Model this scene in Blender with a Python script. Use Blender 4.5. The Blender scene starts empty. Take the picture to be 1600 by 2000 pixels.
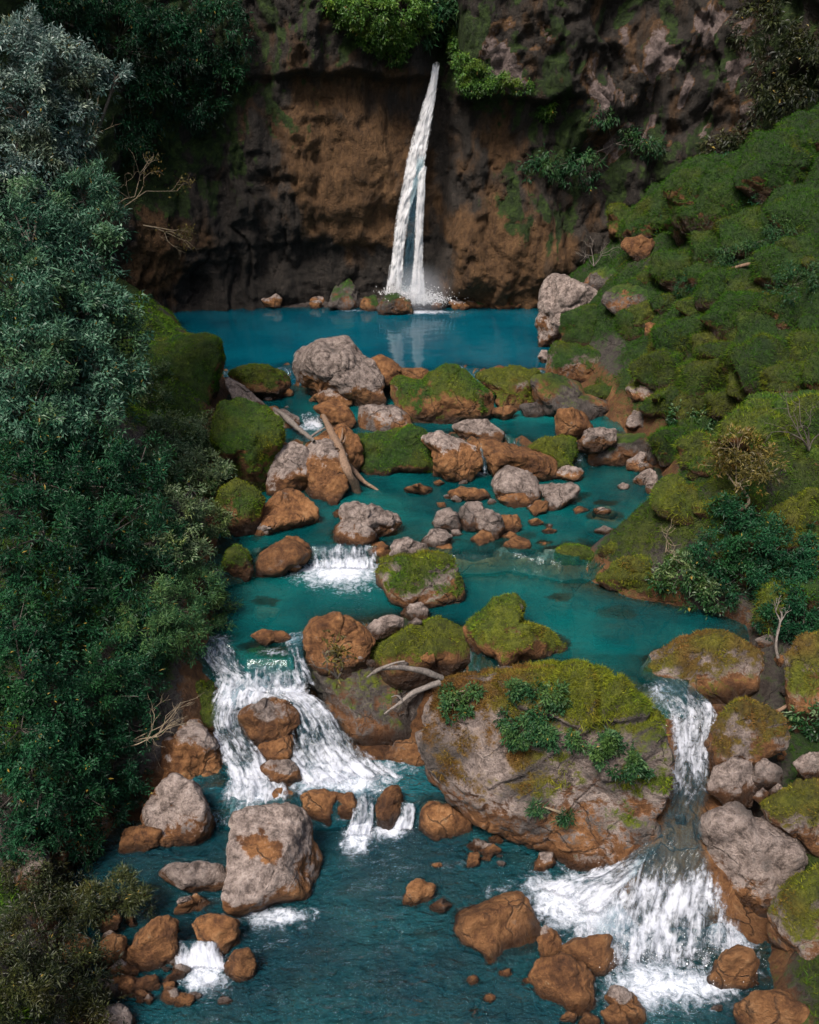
import bpy, math, random
import numpy as np
from mathutils import Vector
from mathutils.bvhtree import BVHTree

scene = bpy.context.scene
COL = scene.collection
R = math.radians

# ------------------------------------------------------------------ camera, sky, sun, exposure
CAM = np.array([0.0, 0.0, 16.0]); PITCH = R(25.0); FPX = 1732.05
cam_d = bpy.data.cameras.new('camera'); cam = bpy.data.objects.new('camera', cam_d); COL.objects.link(cam)
cam.location = CAM; cam.rotation_euler = (R(90) - PITCH, 0, 0)
cam_d.sensor_fit = 'VERTICAL'; cam_d.angle_y = R(60.0); cam_d.clip_end = 500
scene.camera = cam
SUN_EL, SUN_AZ = 55.0, 212.0      # azimuth clockwise from +Y (away from the camera)
world = bpy.data.worlds.new('World'); scene.world = world; world.use_nodes = True
wn = world.node_tree; wn.nodes.clear()
wo = wn.nodes.new('ShaderNodeOutputWorld'); wb = wn.nodes.new('ShaderNodeBackground'); ws = wn.nodes.new('ShaderNodeTexSky')
ws.sky_type = 'NISHITA'; ws.sun_disc = False; ws.sun_elevation = R(SUN_EL); ws.sun_rotation = R(SUN_AZ)
ws.air_density = 1.0; ws.dust_density = 4.0; ws.ozone_density = 1.0
wb.inputs['Strength'].default_value = 0.06
wn.links.new(ws.outputs[0], wb.inputs[0]); wn.links.new(wb.outputs[0], wo.inputs[0])
sun_d = bpy.data.lights.new('sun', 'SUN'); sun = bpy.data.objects.new('sun', sun_d); COL.objects.link(sun)
sun_d.energy = 1.5; sun_d.angle = R(18); sun_d.color = (1.0, 0.93, 0.86)
_el, _az = R(SUN_EL), R(SUN_AZ)
sdir = Vector((math.sin(_az) * math.cos(_el), math.cos(_az) * math.cos(_el), math.sin(_el)))
sun.rotation_euler = sdir.to_track_quat('Z', 'Y').to_euler()
vs = scene.view_settings
vs.view_transform = 'Standard'; vs.look = 'None'; vs.gamma = 1.0; vs.use_curve_mapping = False
vs.exposure = 1.75
scene.render.engine = 'CYCLES'
scene.cycles.use_denoising = True
scene.cycles.max_bounces = 7; scene.cycles.diffuse_bounces = 3; scene.cycles.glossy_bounces = 3
scene.cycles.transmission_bounces = 4; scene.cycles.transparent_max_bounces = 10; scene.cycles.volume_bounces = 1
scene.cycles.caustics_reflective = False; scene.cycles.caustics_refractive = False

# ------------------------------------------------------------------ view helpers: a pixel of the photograph to a place
FW = np.array([0, math.cos(PITCH), -math.sin(PITCH)]); UP = np.array([0, math.sin(PITCH), math.cos(PITCH)]); RT = np.array([1.0, 0, 0])
def ray(px, py):
    return FW + (px - 800) / FPX * RT - (py - 1000) / FPX * UP
def at(px, py, z):
    d = ray(px, py); return CAM + d * ((z - CAM[2]) / d[2])
def atY(px, py, y):
    d = ray(px, py); return CAM + d * (y / d[1])
def proj(P):
    d = P - CAM; zc = d @ FW
    return 800 + FPX * d[:, 0] / zc, 1000 - FPX * (d @ UP) / zc

# ------------------------------------------------------------------ noise
def _h(i, j, k, s):
    n = (i.astype(np.int64) * 73856093) ^ (j.astype(np.int64) * 19349663) ^ (k.astype(np.int64) * 83492791) ^ (s * 2654435761)
    n &= 0xffffffff
    n = ((n ^ (n >> 15)) * 2246822519) & 0xffffffff
    n = ((n ^ (n >> 13)) * 3266489917) & 0xffffffff
    return n ^ (n >> 16)
def noise(p, seed=0):
    i = np.floor(p).astype(np.int64); f = p - i
    u = f * f * f * (f * (f * 6 - 15) + 10)
    out = 0
    for a in (0, 1):
        wa = u[:, 0] if a else 1 - u[:, 0]
        for b in (0, 1):
            wb_ = u[:, 1] if b else 1 - u[:, 1]
            for c in (0, 1):
                wc = u[:, 2] if c else 1 - u[:, 2]
                h = _h(i[:, 0] + a, i[:, 1] + b, i[:, 2] + c, seed)
                gx = (h & 1023) / 511.5 - 1; gy = ((h >> 10) & 1023) / 511.5 - 1; gz = ((h >> 20) & 1023) / 511.5 - 1
                out = out + wa * wb_ * wc * (gx * (f[:, 0] - a) + gy * (f[:, 1] - b) + gz * (f[:, 2] - c))
    return out * 1.4
def fbm(p, o=4, seed=0, gain=0.5):
    s = 0; a = 1.0; q = p
    for k in range(o):
        s = s + a * noise(q, seed + k * 17); q = q * 2.03 + 11.3; a *= gain
    return s
def ridged(p, o=4, seed=0):
    s = 0; a = 1.0; q = p
    for k in range(o):
        s = s + a * (1 - np.abs(noise(q, seed + k * 13)) * 2); q = q * 2.1 + 5.7; a *= 0.5
    return s / 1.9
def sstep(a, b, x):
    t = np.clip((x - a) / (b - a), 0, 1); return t * t * (3 - 2 * t)
def worley(p, seed=0):
    i = np.floor(p).astype(np.int64); f1 = np.full(len(p), 9.0); f2 = f1.copy(); idv = np.zeros(len(p))
    for a in (-1, 0, 1):
        for b in (-1, 0, 1):
            for c in (-1, 0, 1):
                h = _h(i[:, 0] + a, i[:, 1] + b, i[:, 2] + c, seed)
                q = np.stack([i[:, 0] + a + (h & 1023) / 1023, i[:, 1] + b + ((h >> 10) & 1023) / 1023, i[:, 2] + c + ((h >> 20) & 1023) / 1023], 1)
                d = np.linalg.norm(p - q, axis=1); n = d < f1
                f2 = np.where(n, f1, np.minimum(f2, d)); idv = np.where(n, ((h >> 5) & 1023) / 1023, idv); f1 = np.where(n, d, f1)
    return f1, f2, idv
def P3(x, y, z=0.0):
    x, y, z = np.broadcast_arrays(np.asarray(x, float), np.asarray(y, float), np.asarray(z, float))
    return np.stack([x.ravel(), y.ravel(), z.ravel()], 1)

# ------------------------------------------------------------------ mesh and object helpers
def mesh_from(name, V, F, attrs=None, smooth=True):
    V = np.asarray(V, np.float32); F = np.asarray(F, np.int32)
    m = bpy.data.meshes.new(name); n = F.shape[1]
    m.vertices.add(len(V)); m.vertices.foreach_set('co', V.ravel())
    m.loops.add(F.size); m.loops.foreach_set('vertex_index', F.ravel())
    m.polygons.add(len(F)); m.polygons.foreach_set('loop_start', np.arange(0, F.size, n, dtype=np.int32))
    m.polygons.foreach_set('use_smooth', np.full(len(F), smooth))
    for k, a in (attrs or {}).items():
        a = np.asarray(a, np.float32)
        if a.ndim == 2:
            at_ = m.attributes.new(k, 'FLOAT_VECTOR', 'POINT'); at_.data.foreach_set('vector', a.ravel())
        else:
            at_ = m.attributes.new(k, 'FLOAT', 'POINT'); at_.data.foreach_set('value', a)
    m.update(calc_edges=True); m.validate()
    return m
def obj(name, mesh, mat, parent=None, loc=None):
    o = bpy.data.objects.new(name, mesh); COL.objects.link(o)
    if mat is not None and not mesh.materials: mesh.materials.append(mat)
    if parent is not None: o.parent = parent
    if loc is not None: o.location = loc
    return o
def tag(o, label=None, cat=None, group=None, kind=None):
    if label: o['label'] = label
    if cat: o['category'] = cat
    if group: o['group'] = group
    if kind: o['kind'] = kind
    return o
def empty(name, loc):
    o = bpy.data.objects.new(name, None); COL.objects.link(o); o.location = loc; o.empty_display_size = 0.2; return o
def part(name, V, F, mat, root, attrs=None, smooth=True):
    """mesh in world coordinates made a child of root (an object at root.location, unrotated)"""
    return obj(name, mesh_from(name, np.asarray(V) - np.array(root.location), F, attrs, smooth), mat, root)
def vnormals(V, F):
    if F.shape[1] == 4:
        n = np.cross(V[F[:, 2]] - V[F[:, 0]], V[F[:, 3]] - V[F[:, 1]])
    else:
        n = np.cross(V[F[:, 1]] - V[F[:, 0]], V[F[:, 2]] - V[F[:, 0]])
    N = np.zeros_like(V)
    for k in range(F.shape[1]): np.add.at(N, F[:, k], n)
    return N / (np.linalg.norm(N, axis=1, keepdims=True) + 1e-12)
def grid_faces(nu, nv):
    i = np.arange(nu * nv).reshape(nu, nv)
    return np.stack([i[:-1, :-1].ravel(), i[1:, :-1].ravel(), i[1:, 1:].ravel(), i[:-1, 1:].ravel()], 1)
def tri_of(F):
    return F if F.shape[1] == 3 else np.concatenate([F[:, [0, 1, 2]], F[:, [0, 2, 3]]])
def nrm(v):
    return v / (np.linalg.norm(v, axis=-1, keepdims=True) + 1e-12)
_ico = {}
def ico(sub):
    if sub in _ico: return _ico[sub]
    t = (1 + 5 ** .5) / 2
    V = nrm(np.array([(-1, t, 0), (1, t, 0), (-1, -t, 0), (1, -t, 0), (0, -1, t), (0, 1, t), (0, -1, -t), (0, 1, -t), (t, 0, -1), (t, 0, 1), (-t, 0, -1), (-t, 0, 1)], float))
    F = np.array([(0, 11, 5), (0, 5, 1), (0, 1, 7), (0, 7, 10), (0, 10, 11), (1, 5, 9), (5, 11, 4), (11, 10, 2), (10, 7, 6), (7, 1, 8), (3, 9, 4), (3, 4, 2), (3, 2, 6), (3, 6, 8), (3, 8, 9), (4, 9, 5), (2, 4, 11), (6, 2, 10), (8, 6, 7), (9, 8, 1)])
    for _ in range(sub):
        E = np.sort(np.concatenate([F[:, [0, 1]], F[:, [1, 2]], F[:, [2, 0]]]), 1)
        U, inv = np.unique(E, axis=0, return_inverse=True); inv = inv.ravel()
        M = nrm(V[U[:, 0]] + V[U[:, 1]]); n = len(V); nf = len(F)
        a, b, c = n + inv[:nf], n + inv[nf:2 * nf], n + inv[2 * nf:]
        V = np.concatenate([V, M])
        F = np.concatenate([np.stack([F[:, 0], a, c], 1), np.stack([F[:, 1], b, a], 1), np.stack([F[:, 2], c, b], 1), np.stack([a, b, c], 1)])
    _ico[sub] = (V, F); return V, F

# ------------------------------------------------------------------ materials
class NT:
    def __init__(s, name):
        s.m = bpy.data.materials.new(name); s.m.use_nodes = True; s.t = s.m.node_tree; s.t.nodes.clear()
        s.out = s.n('OutputMaterial')
    def n(s, typ, **kw):
        nd = s.t.nodes.new('ShaderNode' + typ)
        for k, v in kw.items(): setattr(nd, k, v)
        return nd
    def set(s, sock, v):
        if isinstance(v, bpy.types.NodeSocket): s.t.links.new(v, sock)
        elif isinstance(v, (tuple, list)) and len(v) == 3 and sock.type == 'RGBA': sock.default_value = (*v, 1)
        else: sock.default_value = v
    def attr(s, name, vec=False):
        a = s.n('Attribute'); a.attribute_name = name; return a.outputs['Vector' if vec else 'Fac']
    def pos(s): return s.n('NewGeometry').outputs['Position']
    def map(s, v, scale):
        m = s.n('Mapping'); s.set(m.inputs['Vector'], v); m.inputs['Scale'].default_value = scale; return m.outputs[0]
    def noise(s, v, scale, detail=6, rough=.55, dist=0):
        t = s.n('TexNoise'); s.set(t.inputs['Vector'], v); t.inputs['Scale'].default_value = scale
        t.inputs['Detail'].default_value = detail; t.inputs['Roughness'].default_value = rough; t.inputs['Distortion'].default_value = dist
        return t.outputs['Fac']
    def voro(s, v, scale, feature='F1'):
        t = s.n('TexVoronoi', feature=feature); s.set(t.inputs['Vector'], v); t.inputs['Scale'].default_value = scale; return t.outputs[0]
    def math(s, op, a, b=0.0, clamp=False):
        m = s.n('Math', operation=op); m.use_clamp = clamp; s.set(m.inputs[0], a); s.set(m.inputs[1], b); return m.outputs[0]
    def step(s, v, a, b):
        m = s.n('MapRange', interpolation_type='SMOOTHSTEP'); s.set(m.inputs[0], v); m.inputs[1].default_value = a; m.inputs[2].default_value = b; return m.outputs[0]
    def ramp(s, v, stops):
        r = s.n('ValToRGB'); s.set(r.inputs[0], v); e = r.color_ramp.elements
        while len(e) < len(stops): e.new(0.5)
        for x, (p, c) in zip(e, stops): x.position = p; x.color = (*c, 1)
        return r.outputs[0]
    def mix(s, f, a, b, mode='MIX'):
        m = s.n('Mix', data_type='RGBA', blend_type=mode); s.set(m.inputs[0], f); s.set(m.inputs[6], a); s.set(m.inputs[7], b); return m.outputs[2]
    def bump(s, h, dist, strength=1.0, normal=None):
        b = s.n('Bump'); s.set(b.inputs['Height'], h); b.inputs['Distance'].default_value = dist; b.inputs['Strength'].default_value = strength
        if normal is not None: s.set(b.inputs['Normal'], normal)
        return b.outputs[0]
    def bsdf(s, color, rough=.7, normal=None, spec=.5, **kw):
        p = s.n('BsdfPrincipled'); s.set(p.inputs['Base Color'], color); s.set(p.inputs['Roughness'], rough)
        s.set(p.inputs['Specular IOR Level'], spec)
        if normal is not None: s.set(p.inputs['Normal'], normal)
        for k, v in kw.items(): s.set(p.inputs[k], v)
        return p.outputs[0]
    def mixs(s, f, a, b):
        m = s.n('MixShader'); s.set(m.inputs[0], f); s.set(m.inputs[1], a); s.set(m.inputs[2], b); return m.outputs[0]
    def done(s, sh):
        s.t.links.new(sh, s.out.inputs['Surface']); return s.m

def rock_material():
    t = NT('weathered_rock'); p = t.pos()
    n1 = t.noise(p, .9, 5, .6, .3); n2 = t.noise(p, 4.6, 10, .72, .12); n3 = t.noise(p, 24, 6, .7)
    ws_ = t.n('VectorMath', operation='ADD'); t.set(ws_.inputs[0], p)
    sc = t.n('VectorMath', operation='SCALE'); nc = t.n('TexNoise'); t.set(nc.inputs['Vector'], p); nc.inputs['Scale'].default_value = 1.4; nc.inputs['Detail'].default_value = 4
    t.set(sc.inputs[0], nc.outputs['Color']); sc.inputs['Scale'].default_value = 1.1; t.set(ws_.inputs[1], sc.outputs[0])
    vor = t.voro(t.map(ws_.outputs[0], (1, 1, .75)), .85, 'DISTANCE_TO_EDGE')
    crack = t.math('MULTIPLY', t.math('SUBTRACT', 1.0, t.step(vor, .0, .035)), t.step(n1, .42, .60))
    k = t.math('ADD', t.math('MULTIPLY', n1, .45), t.math('MULTIPLY', n2, .60))
    ochre = t.ramp(k, [(.34, (.035, .014, .007)), (.46, (.125, .052, .019)), (.56, (.27, .122, .044)), (.70, (.43, .235, .108))])
    kp = t.math('ADD', t.math('MULTIPLY', n2, .75), t.math('MULTIPLY', n3, .28))
    pale = t.ramp(kp, [(.36, (.042, .033, .028)), (.45, (.145, .110, .094)), (.54, (.31, .245, .212)), (.68, (.54, .445, .395))])
    grey = t.ramp(kp, [(.36, (.018, .015, .013)), (.50, (.075, .062, .054)), (.66, (.20, .165, .148))])
    c = t.mix(t.step(t.math('ADD', t.attr('pale'), t.math('MULTIPLY', t.math('SUBTRACT', n2, .5), 2.0)), .36, .64), ochre, pale)
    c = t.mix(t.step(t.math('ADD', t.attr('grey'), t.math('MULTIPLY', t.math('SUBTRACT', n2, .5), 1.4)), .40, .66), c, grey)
    mh = t.attr('mhue')
    mg = t.ramp(n2, [(.3, (.005, .015, .0015)), (.5, (.019, .054, .004)), (.7, (.050, .108, .008))])
    my = t.ramp(n2, [(.3, (.022, .028, .003)), (.5, (.080, .092, .007)), (.7, (.165, .175, .013))])
    mo = t.ramp(n2, [(.3, (.028, .014, .004)), (.5, (.10, .048, .011)), (.7, (.18, .095, .025))])
    moss = t.mix(t.step(mh, .45, 1.0), t.mix(t.step(mh, 0, .5), mg, my), mo)
    fm = t.step(t.math('ADD', t.attr('moss'), t.math('MULTIPLY', t.math('SUBTRACT', n2, .5), 2.2)), .28, .72)
    pit = t.math('SUBTRACT', 1.0, t.step(t.voro(p, 6.0), .0, .25))
    pitm = t.math('MULTIPLY', pit, t.step(n2, .48, .62))
    c = t.mix(t.math('MULTIPLY', crack, .6), c, (.035, .024, .018))
    c = t.mix(t.math('MULTIPLY', pitm, .5), c, (.05, .032, .024))
    c = t.mix(fm, c, moss)
    tone = t.attr('tone'); tv = t.n('CombineXYZ'); [t.set(tv.inputs[i], tone) for i in range(3)]
    c = t.mix(1.0, c, tv.outputs[0], 'MULTIPLY')
    wet = t.attr('wet')
    c = t.mix(t.math('MULTIPLY', wet, .85), c, (.020, .010, .006))
    rough = t.math('SUBTRACT', .80, t.math('MULTIPLY', wet, .5))
    h = t.math('ADD', t.math('MULTIPLY', n2, 1.0), t.math('MULTIPLY', n3, .30))
    h = t.math('SUBTRACT', h, t.math('ADD', t.math('MULTIPLY', crack, .35), t.math('MULTIPLY', pitm, .25)))
    nb = t.bump(h, .20, 1.0)
    return t.done(t.bsdf(c, rough, nb, .35))

def moss_material():
    t = NT('moss_blades'); mh = t.attr('mhue'); ti = t.attr('tint')
    g = t.ramp(ti, [(0, (.008, .030, .002)), (.5, (.038, .118, .007)), (1, (.115, .255, .018))])
    y = t.ramp(ti, [(0, (.030, .038, .004)), (.5, (.115, .135, .009)), (1, (.26, .28, .022))])
    o = t.ramp(ti, [(0, (.045, .022, .006)), (.5, (.135, .066, .015)), (1, (.25, .14, .04))])
    c = t.mix(t.step(mh, .45, 1.0), t.mix(t.step(mh, 0, .5), g, y), o)
    return t.done(t.mixs(.25, t.bsdf(c, .75, None, .15), _transl(t, c)))
def _transl(t, c):
    n = t.n('BsdfTranslucent'); t.set(n.inputs['Color'], c); return n.outputs[0]

def leaf_material(name, dark, mid, light, rough=.42, spec=.5, warm=(.25, .17, .03)):
    t = NT(name); ti = t.attr('tint')
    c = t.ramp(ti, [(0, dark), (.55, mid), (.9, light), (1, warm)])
    hn = t.step(t.noise(t.pos(), .75, 3, .6), .48, .66)
    c = t.mix(t.math('MULTIPLY', hn, .55), c, t.ramp(ti, [(0, (dark[0] * 2.2, dark[1] * 1.1, dark[2] * .5)), (.55, (mid[0] * 2.6, mid[1] * 1.15, mid[2] * .45)), (.9, (light[0] * 1.2, light[1], light[2] * .45)), (1, warm)]))
    return t.done(t.mixs(.22, t.bsdf(c, rough, None, spec), _transl(t, c)))

def bark_material(name, a, b):
    t = NT(name); p = t.map(t.pos(), (6, 6, 2)); n = t.noise(p, 3, 7, .65, .6)
    return t.done(t.bsdf(t.ramp(n, [(.3, a), (.7, b)]), .85, t.bump(n, .03, .8)))

def water_material(name, deep, mid, shallow_k, ripple, rip_scale, stretch=(1, 1, 1), rough=.06):
    t = NT(name); p = t.map(t.pos(), stretch)
    n1 = t.noise(p, rip_scale, 3, .5, .8); n2 = t.noise(p, rip_scale * 3.1, 3, .55, .6); n0 = t.noise(t.pos(), .35, 3, .5)
    col = t.mix(t.step(n0, .36, .64), deep, mid)
    h = t.math('ADD', n1, t.math('MULTIPLY', n2, .45))
    nb = t.bump(h, ripple, 1.0)
    body = t.n('BsdfDiffuse'); t.set(body.inputs['Color'], col); t.set(body.inputs['Normal'], nb)
    tr = t.n('BsdfTransparent'); t.set(tr.inputs['Color'], (.62, .86, .84))
    clear = t.attr('clear')
    base = t.mixs(t.math('MULTIPLY', clear, shallow_k, True), body.outputs[0], tr.outputs[0])
    gl = t.n('BsdfGlossy'); gl.inputs['Roughness'].default_value = rough; t.set(gl.inputs['Normal'], nb)
    fr = t.n('Fresnel'); fr.inputs['IOR'].default_value = 1.33; t.set(fr.inputs['Normal'], nb)
    w = t.mixs(t.math('MULTIPLY', fr.outputs[0], t.math('SUBTRACT', 1.0, t.math('MULTIPLY', t.attr('film'), .9))), base, gl.outputs[0])
    fo = t.attr('foam'); q = t.map(t.pos(), (1, 1, 1))
    f1 = t.noise(q, 3.2, 6, .62, 1.2); f2 = t.noise(q, 13, 5, .65, .8)
    fm = t.math('ADD', fo, t.math('ADD', t.math('MULTIPLY', t.math('SUBTRACT', f1, .5), 1.5), t.math('MULTIPLY', t.math('SUBTRACT', f2, .5), .8)))
    fac = t.math('MULTIPLY', t.step(fm, .22, .98), t.step(fo, .02, .25))
    foam = t.bsdf(t.mix(t.step(fm, .3, 1.2), (.42, .47, .54), (.66, .69, .76)), .6, t.bump(t.math('ADD', f1, f2), .06, .8), .25)
    return t.done(t.mixs(fac, w, foam))

def fall_material(name, clearcol, lo, hi, su, sv, alb=(.66, .69, .76), bumpd=.06, soft=.35):
    """white water: streaks along the flow (flow = across, along in metres), ragged open edges"""
    t = NT(name); fl = t.attr('flow', True); d = t.attr('dens')
    s1 = t.noise(t.map(fl, (su, sv, 1)), 1.0, 5, .6, .6); s2 = t.noise(t.map(fl, (su * 3.0, sv * 1.6, 1)), 1.0, 4, .6, .4)
    s3 = t.noise(t.pos(), 7, 5, .6, .5); s4 = t.noise(t.map(fl, (1.3, .8, 1)), 1.0, 3, .5, .3)
    s = t.math('ADD', t.math('MULTIPLY', t.math('SUBTRACT', s1, .5), 1.7), t.math('MULTIPLY', t.math('SUBTRACT', s2, .5), .9))
    s = t.math('ADD', s, t.math('ADD', t.math('MULTIPLY', t.math('SUBTRACT', s3, .5), 1.35), t.math('MULTIPLY', t.math('SUBTRACT', s4, .5), 1.0)))
    v = t.math('ADD', d, s)
    wc = t.mix(t.step(v, .3, 1.1), tuple(x * .72 for x in alb), alb)
    white = t.mixs(soft, t.bsdf(wc, .55, t.bump(t.math('ADD', s1, t.math('MULTIPLY', s2, .6)), bumpd, .8), .25), _transl(t, wc))
    cl = t.n('BsdfTransparent'); t.set(cl.inputs['Color'], (.80, .92, .94))
    wb = t.bsdf(clearcol, .12, t.bump(t.math('ADD', s1, s2), .06, .7), .5)
    clear = t.mixs(.32, cl.outputs[0], wb)
    body = t.mixs(t.step(v, lo, hi), clear, white)
    tr = t.n('BsdfTransparent')
    a = t.step(t.math('ADD', t.attr('edge'), t.math('MULTIPLY', s, .55)), .05, .60)
    return t.done(t.mixs(a, tr.outputs[0], body))

def plain(name, c, rough=.8): 
    t = NT(name); n = t.noise(t.pos(), 14, 5, .6); return t.done(t.bsdf(t.mix(n, tuple(x * .6 for x in c), tuple(min(1, x * 1.3) for x in c)), rough))

M_ROCK = rock_material(); M_MOSS = moss_material()
# ------------------------------------------------------------------ the lie of the land
Z0, Z1, Z2, Z3, Z4 = 4.7, 3.9, 2.95, 2.4, 0.0        # water levels, top pool to lower river
def li(y, pts):
    a = np.array(pts, float); return np.interp(y, a[:, 0], a[:, 1])
FLOOR = [(-20, -.9), (15.6, -.7), (16.6, -.3), (18.2, .5), (18.9, 1.3), (19.4, 2.35), (19.9, 2.0), (21.2, 1.0), (24, 1.1), (24.7, 1.9), (25.2, 2.82), (25.8, 2.2), (27, 1.7), (30, 1.7), (31.2, 2.3), (31.8, 3.95), (32.6, 3.2), (34, 2.8), (37, 2.8), (38.6, 3.6), (39.4, 4.75), (40.3, 3.7), (42, 3.0), (51, 3.0), (52.3, 4.3), (54, 5.0), (70, 9)]
LEVEL = [(-20, 0), (16.5, 0), (19.5, 2.4), (25, 2.5), (31.5, 3.1), (32.2, 3.9), (39.2, 4.7), (70, 4.7)]
XL = [(-20, -5), (10, -5.2), (11.7, -6.2), (14.2, -8.0), (16.5, -7.0), (18, -5.3), (19.5, -5.5), (22.5, -5.9), (27, -6.2), (33, -7.6), (39, -8.6), (45, -11.2), (52, -14.2), (70, -18)]
XR = [(-20, 7), (11.7, 7.0), (15, 8.2), (18, 8.6), (21.5, 9.6), (22.2, 9.0), (23.1, 6.5), (24, 5.7), (25, 5.2), (25.6, 6.3), (26.7, 7.9), (28, 8.9), (30, 9.3), (31.8, 9.8), (33.5, 9.6), (35, 8.4), (38.5, 8.0), (41, 7.0), (51, 7.6), (56, 8.2), (70, 10)]
KR = [(-20, .5), (10, .5), (20, .62), (30, .82), (45, .95), (70, 1.0)]
KL = [(-20, .6), (14, .65), (20, .85), (30, .85), (40, .7), (52, .5), (70, .5)]
SILLS = [(19.4, 2.4, [(330, 1262), (395, 1262), (455, 1264), (478, 1290), (575, 1294), (605, 1235), (650, 1212), (720, 1215), (800, 1205), (860, 1228), (910, 1240), (970, 1295), (1040, 1305), (1110, 1305), (1150, 1326), (1200, 1345), (1240, 1352), (1266, 1346), (1340, 1336), (1375, 1290), (1450, 1270)]),
         (25.2, 2.95, [(380, 1130), (480, 1098), (545, 1076), (600, 1070), (735, 1070), (760, 1060), (820, 1070), (870, 1084), (930, 1086), (1000, 1078), (1060, 1088), (1095, 1096), (1160, 1085), (1300, 1070)]),
         (31.8, 3.9, [(380, 850), (500, 858), (560, 868), (640, 852), (700, 858), (780, 846), (830, 852), (900, 846), (945, 866), (990, 846), (1080, 878), (1150, 858), (1290, 850)]),
         (39.4, 4.7, [(380, 716), (430, 720), (480, 724), (560, 712), (600, 716), (760, 722), (830, 724), (900, 712), (960, 724), (1040, 722), (1120, 716)])]
_SL = [(yn, np.array(sorted([tuple(at(a, b, z)[:2]) for a, b in pl]))) for yn, z, pl in SILLS]
def nominal(x, y):
    """distance upstream measured so that every sill is a straight line"""
    kn = [np.full(x.shape, 12.0)] + [np.interp(x, a[:, 0], a[:, 1]) for _, a in _SL] + [np.full(x.shape, 50.0)]
    nm = [12.0] + [yn for yn, _ in _SL] + [50.0]
    out = y.copy()
    for i in range(len(nm) - 1):
        m = (y >= kn[i]) & (y < kn[i + 1]); out[m] = nm[i] + (y[m] - kn[i][m]) / (kn[i + 1][m] - kn[i][m]) * (nm[i + 1] - nm[i])
    return out
def height(x, y, detail=True):
    x = np.asarray(x, float); y = np.asarray(y, float); sh = x.shape
    x = x.ravel(); y = y.ravel(); p = P3(x, y)
    yn = nominal(x, y); fl = li(yn, FLOOR); lv = li(yn, LEVEL)
    chute = li(y, [(12.2, -.6), (13.2, -.1), (14.4, .85), (17, 1.35), (18.6, 1.75), (20, 1.7)])
    cm = sstep(4.2, 5.0, x) * (y < 20) * sstep(12, 12.6, y)
    fl = fl * (1 - cm) + np.maximum(fl, chute) * cm
    fl = fl - .75 * sstep(-5.9, -5.3, x) * (1 - sstep(-2.1, -1.5, x)) * sstep(16.8, 17.4, y) * (1 - sstep(20.5, 21, y))
    fl = fl - .35 * sstep(-3.6, -3.2, x) * (1 - sstep(-1.3, -1.0, x)) * sstep(24, 24.6, y) * (1 - sstep(25.8, 26.2, y))
    fl = np.where((x > -6.2) & (x < 1.2), np.maximum(fl, .38 * np.exp(-((y - 16.45) / .3) ** 2) * sstep(-6.2, -5.6, x) * (1 - sstep(.6, 1.2, x)) + fl * (1 - np.exp(-((y - 16.45) / .3) ** 2))), fl)
    wob = 0.3 * noise(p * .35, 3)
    dl = li(y, XL) + wob - x; dr = x - li(y, XR) - wob
    d = np.maximum(dl, dr)
    k = np.where(dl > dr, li(y, KL), li(y, KR))
    dd = np.maximum(d, 0)
    bank = lv + .35 * sstep(0, .5, d) + k * dd * (1 - .18 * sstep(4, 16, dd))
    h = fl + (bank - fl) * (.62 * sstep(-.8, .25, d) + .38 * sstep(-2.6, .25, d))
    wc = sstep(50.5, 51.5, y)
    if detail:
        q = P3(x, y, h * .5)
        lump = ridged(q * .30, 3, 41)
        on = sstep(.2, 2.2, d)
        h = h + on * (1.0 * fbm(q * .22, 3, 5) + .8 * sstep(3, 7, dr) * fbm(q * .45, 2, 6) + (.45 + .75 * sstep(1, 4, dr)) * (np.maximum(lump, 0) - .45) + .22 * fbm(q * 1.1, 3, 9) + .30 * sstep(1, 3, dr) * (np.abs(fbm(q * .9, 2, 14)) - .3)) + (1 - on) * (.16 * fbm(q * 1.3, 3, 7) + .12 * np.maximum(ridged(q * 1.6, 3, 12) - .5, -.3))
    return h.reshape(sh)
def ground(px, py, pull=0.0, t0=8.0):
    """first point of the terrain along the line of sight of a pixel"""
    d = ray(px, py); t = np.arange(t0, 75, .12); P = CAM + d * t[:, None]
    hit = np.nonzero(P[:, 2] < height(P[:, 0], P[:, 1]))[0]
    tt = t[hit[0]] if len(hit) else 60.0
    return CAM + d * (tt - pull / np.linalg.norm(d))

BVH_V, BVH_F = [], []; _nb = [0]
def to_bvh(V, F):
    BVH_V.append(V); BVH_F.append(tri_of(F) + _nb[0]); _nb[0] += len(V)

# terrain: fine in view, coarse to the sides
gx = np.concatenate([np.arange(-60, -18, 1.5), np.arange(-18, 22, .16), np.arange(22, 61, 1.5)])
gy = np.concatenate([np.arange(-40, 6, 1.5), np.arange(6, 30, .14), np.arange(30, 56, .2), np.arange(56, 80, 2)])
X, Y = np.meshgrid(gx, gy, indexing='ij'); Hh = height(X, Y)
TV = np.stack([X.ravel(), Y.ravel(), Hh.ravel()], 1); TF = grid_faces(len(gx), len(gy))
TN = vnormals(TV, TF)
dl = li(TV[:, 1], XL) - TV[:, 0]; dr = TV[:, 0] - li(TV[:, 1], XR); dd = np.maximum(dl, dr)
nz = TN[:, 2]; fb = fbm(TV * .5, 4, 77)
mossT = np.clip(sstep(.3, 1.6, dd + fb) * (.62 + .5 * fb + .35 * (nz - .7)), 0, 1)
mossT = np.where((dr > 0), np.clip(mossT + .34 - .25 * sstep(.3, .7, fbm(TV * .9, 3, 78)), 0, 1), mossT)
mossT = np.where((dl > -.2) & (TV[:, 1] > 30), np.clip(mossT + .4 * sstep(-.2, .4, dl + .4 * fb), 0, 1), mossT)
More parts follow.
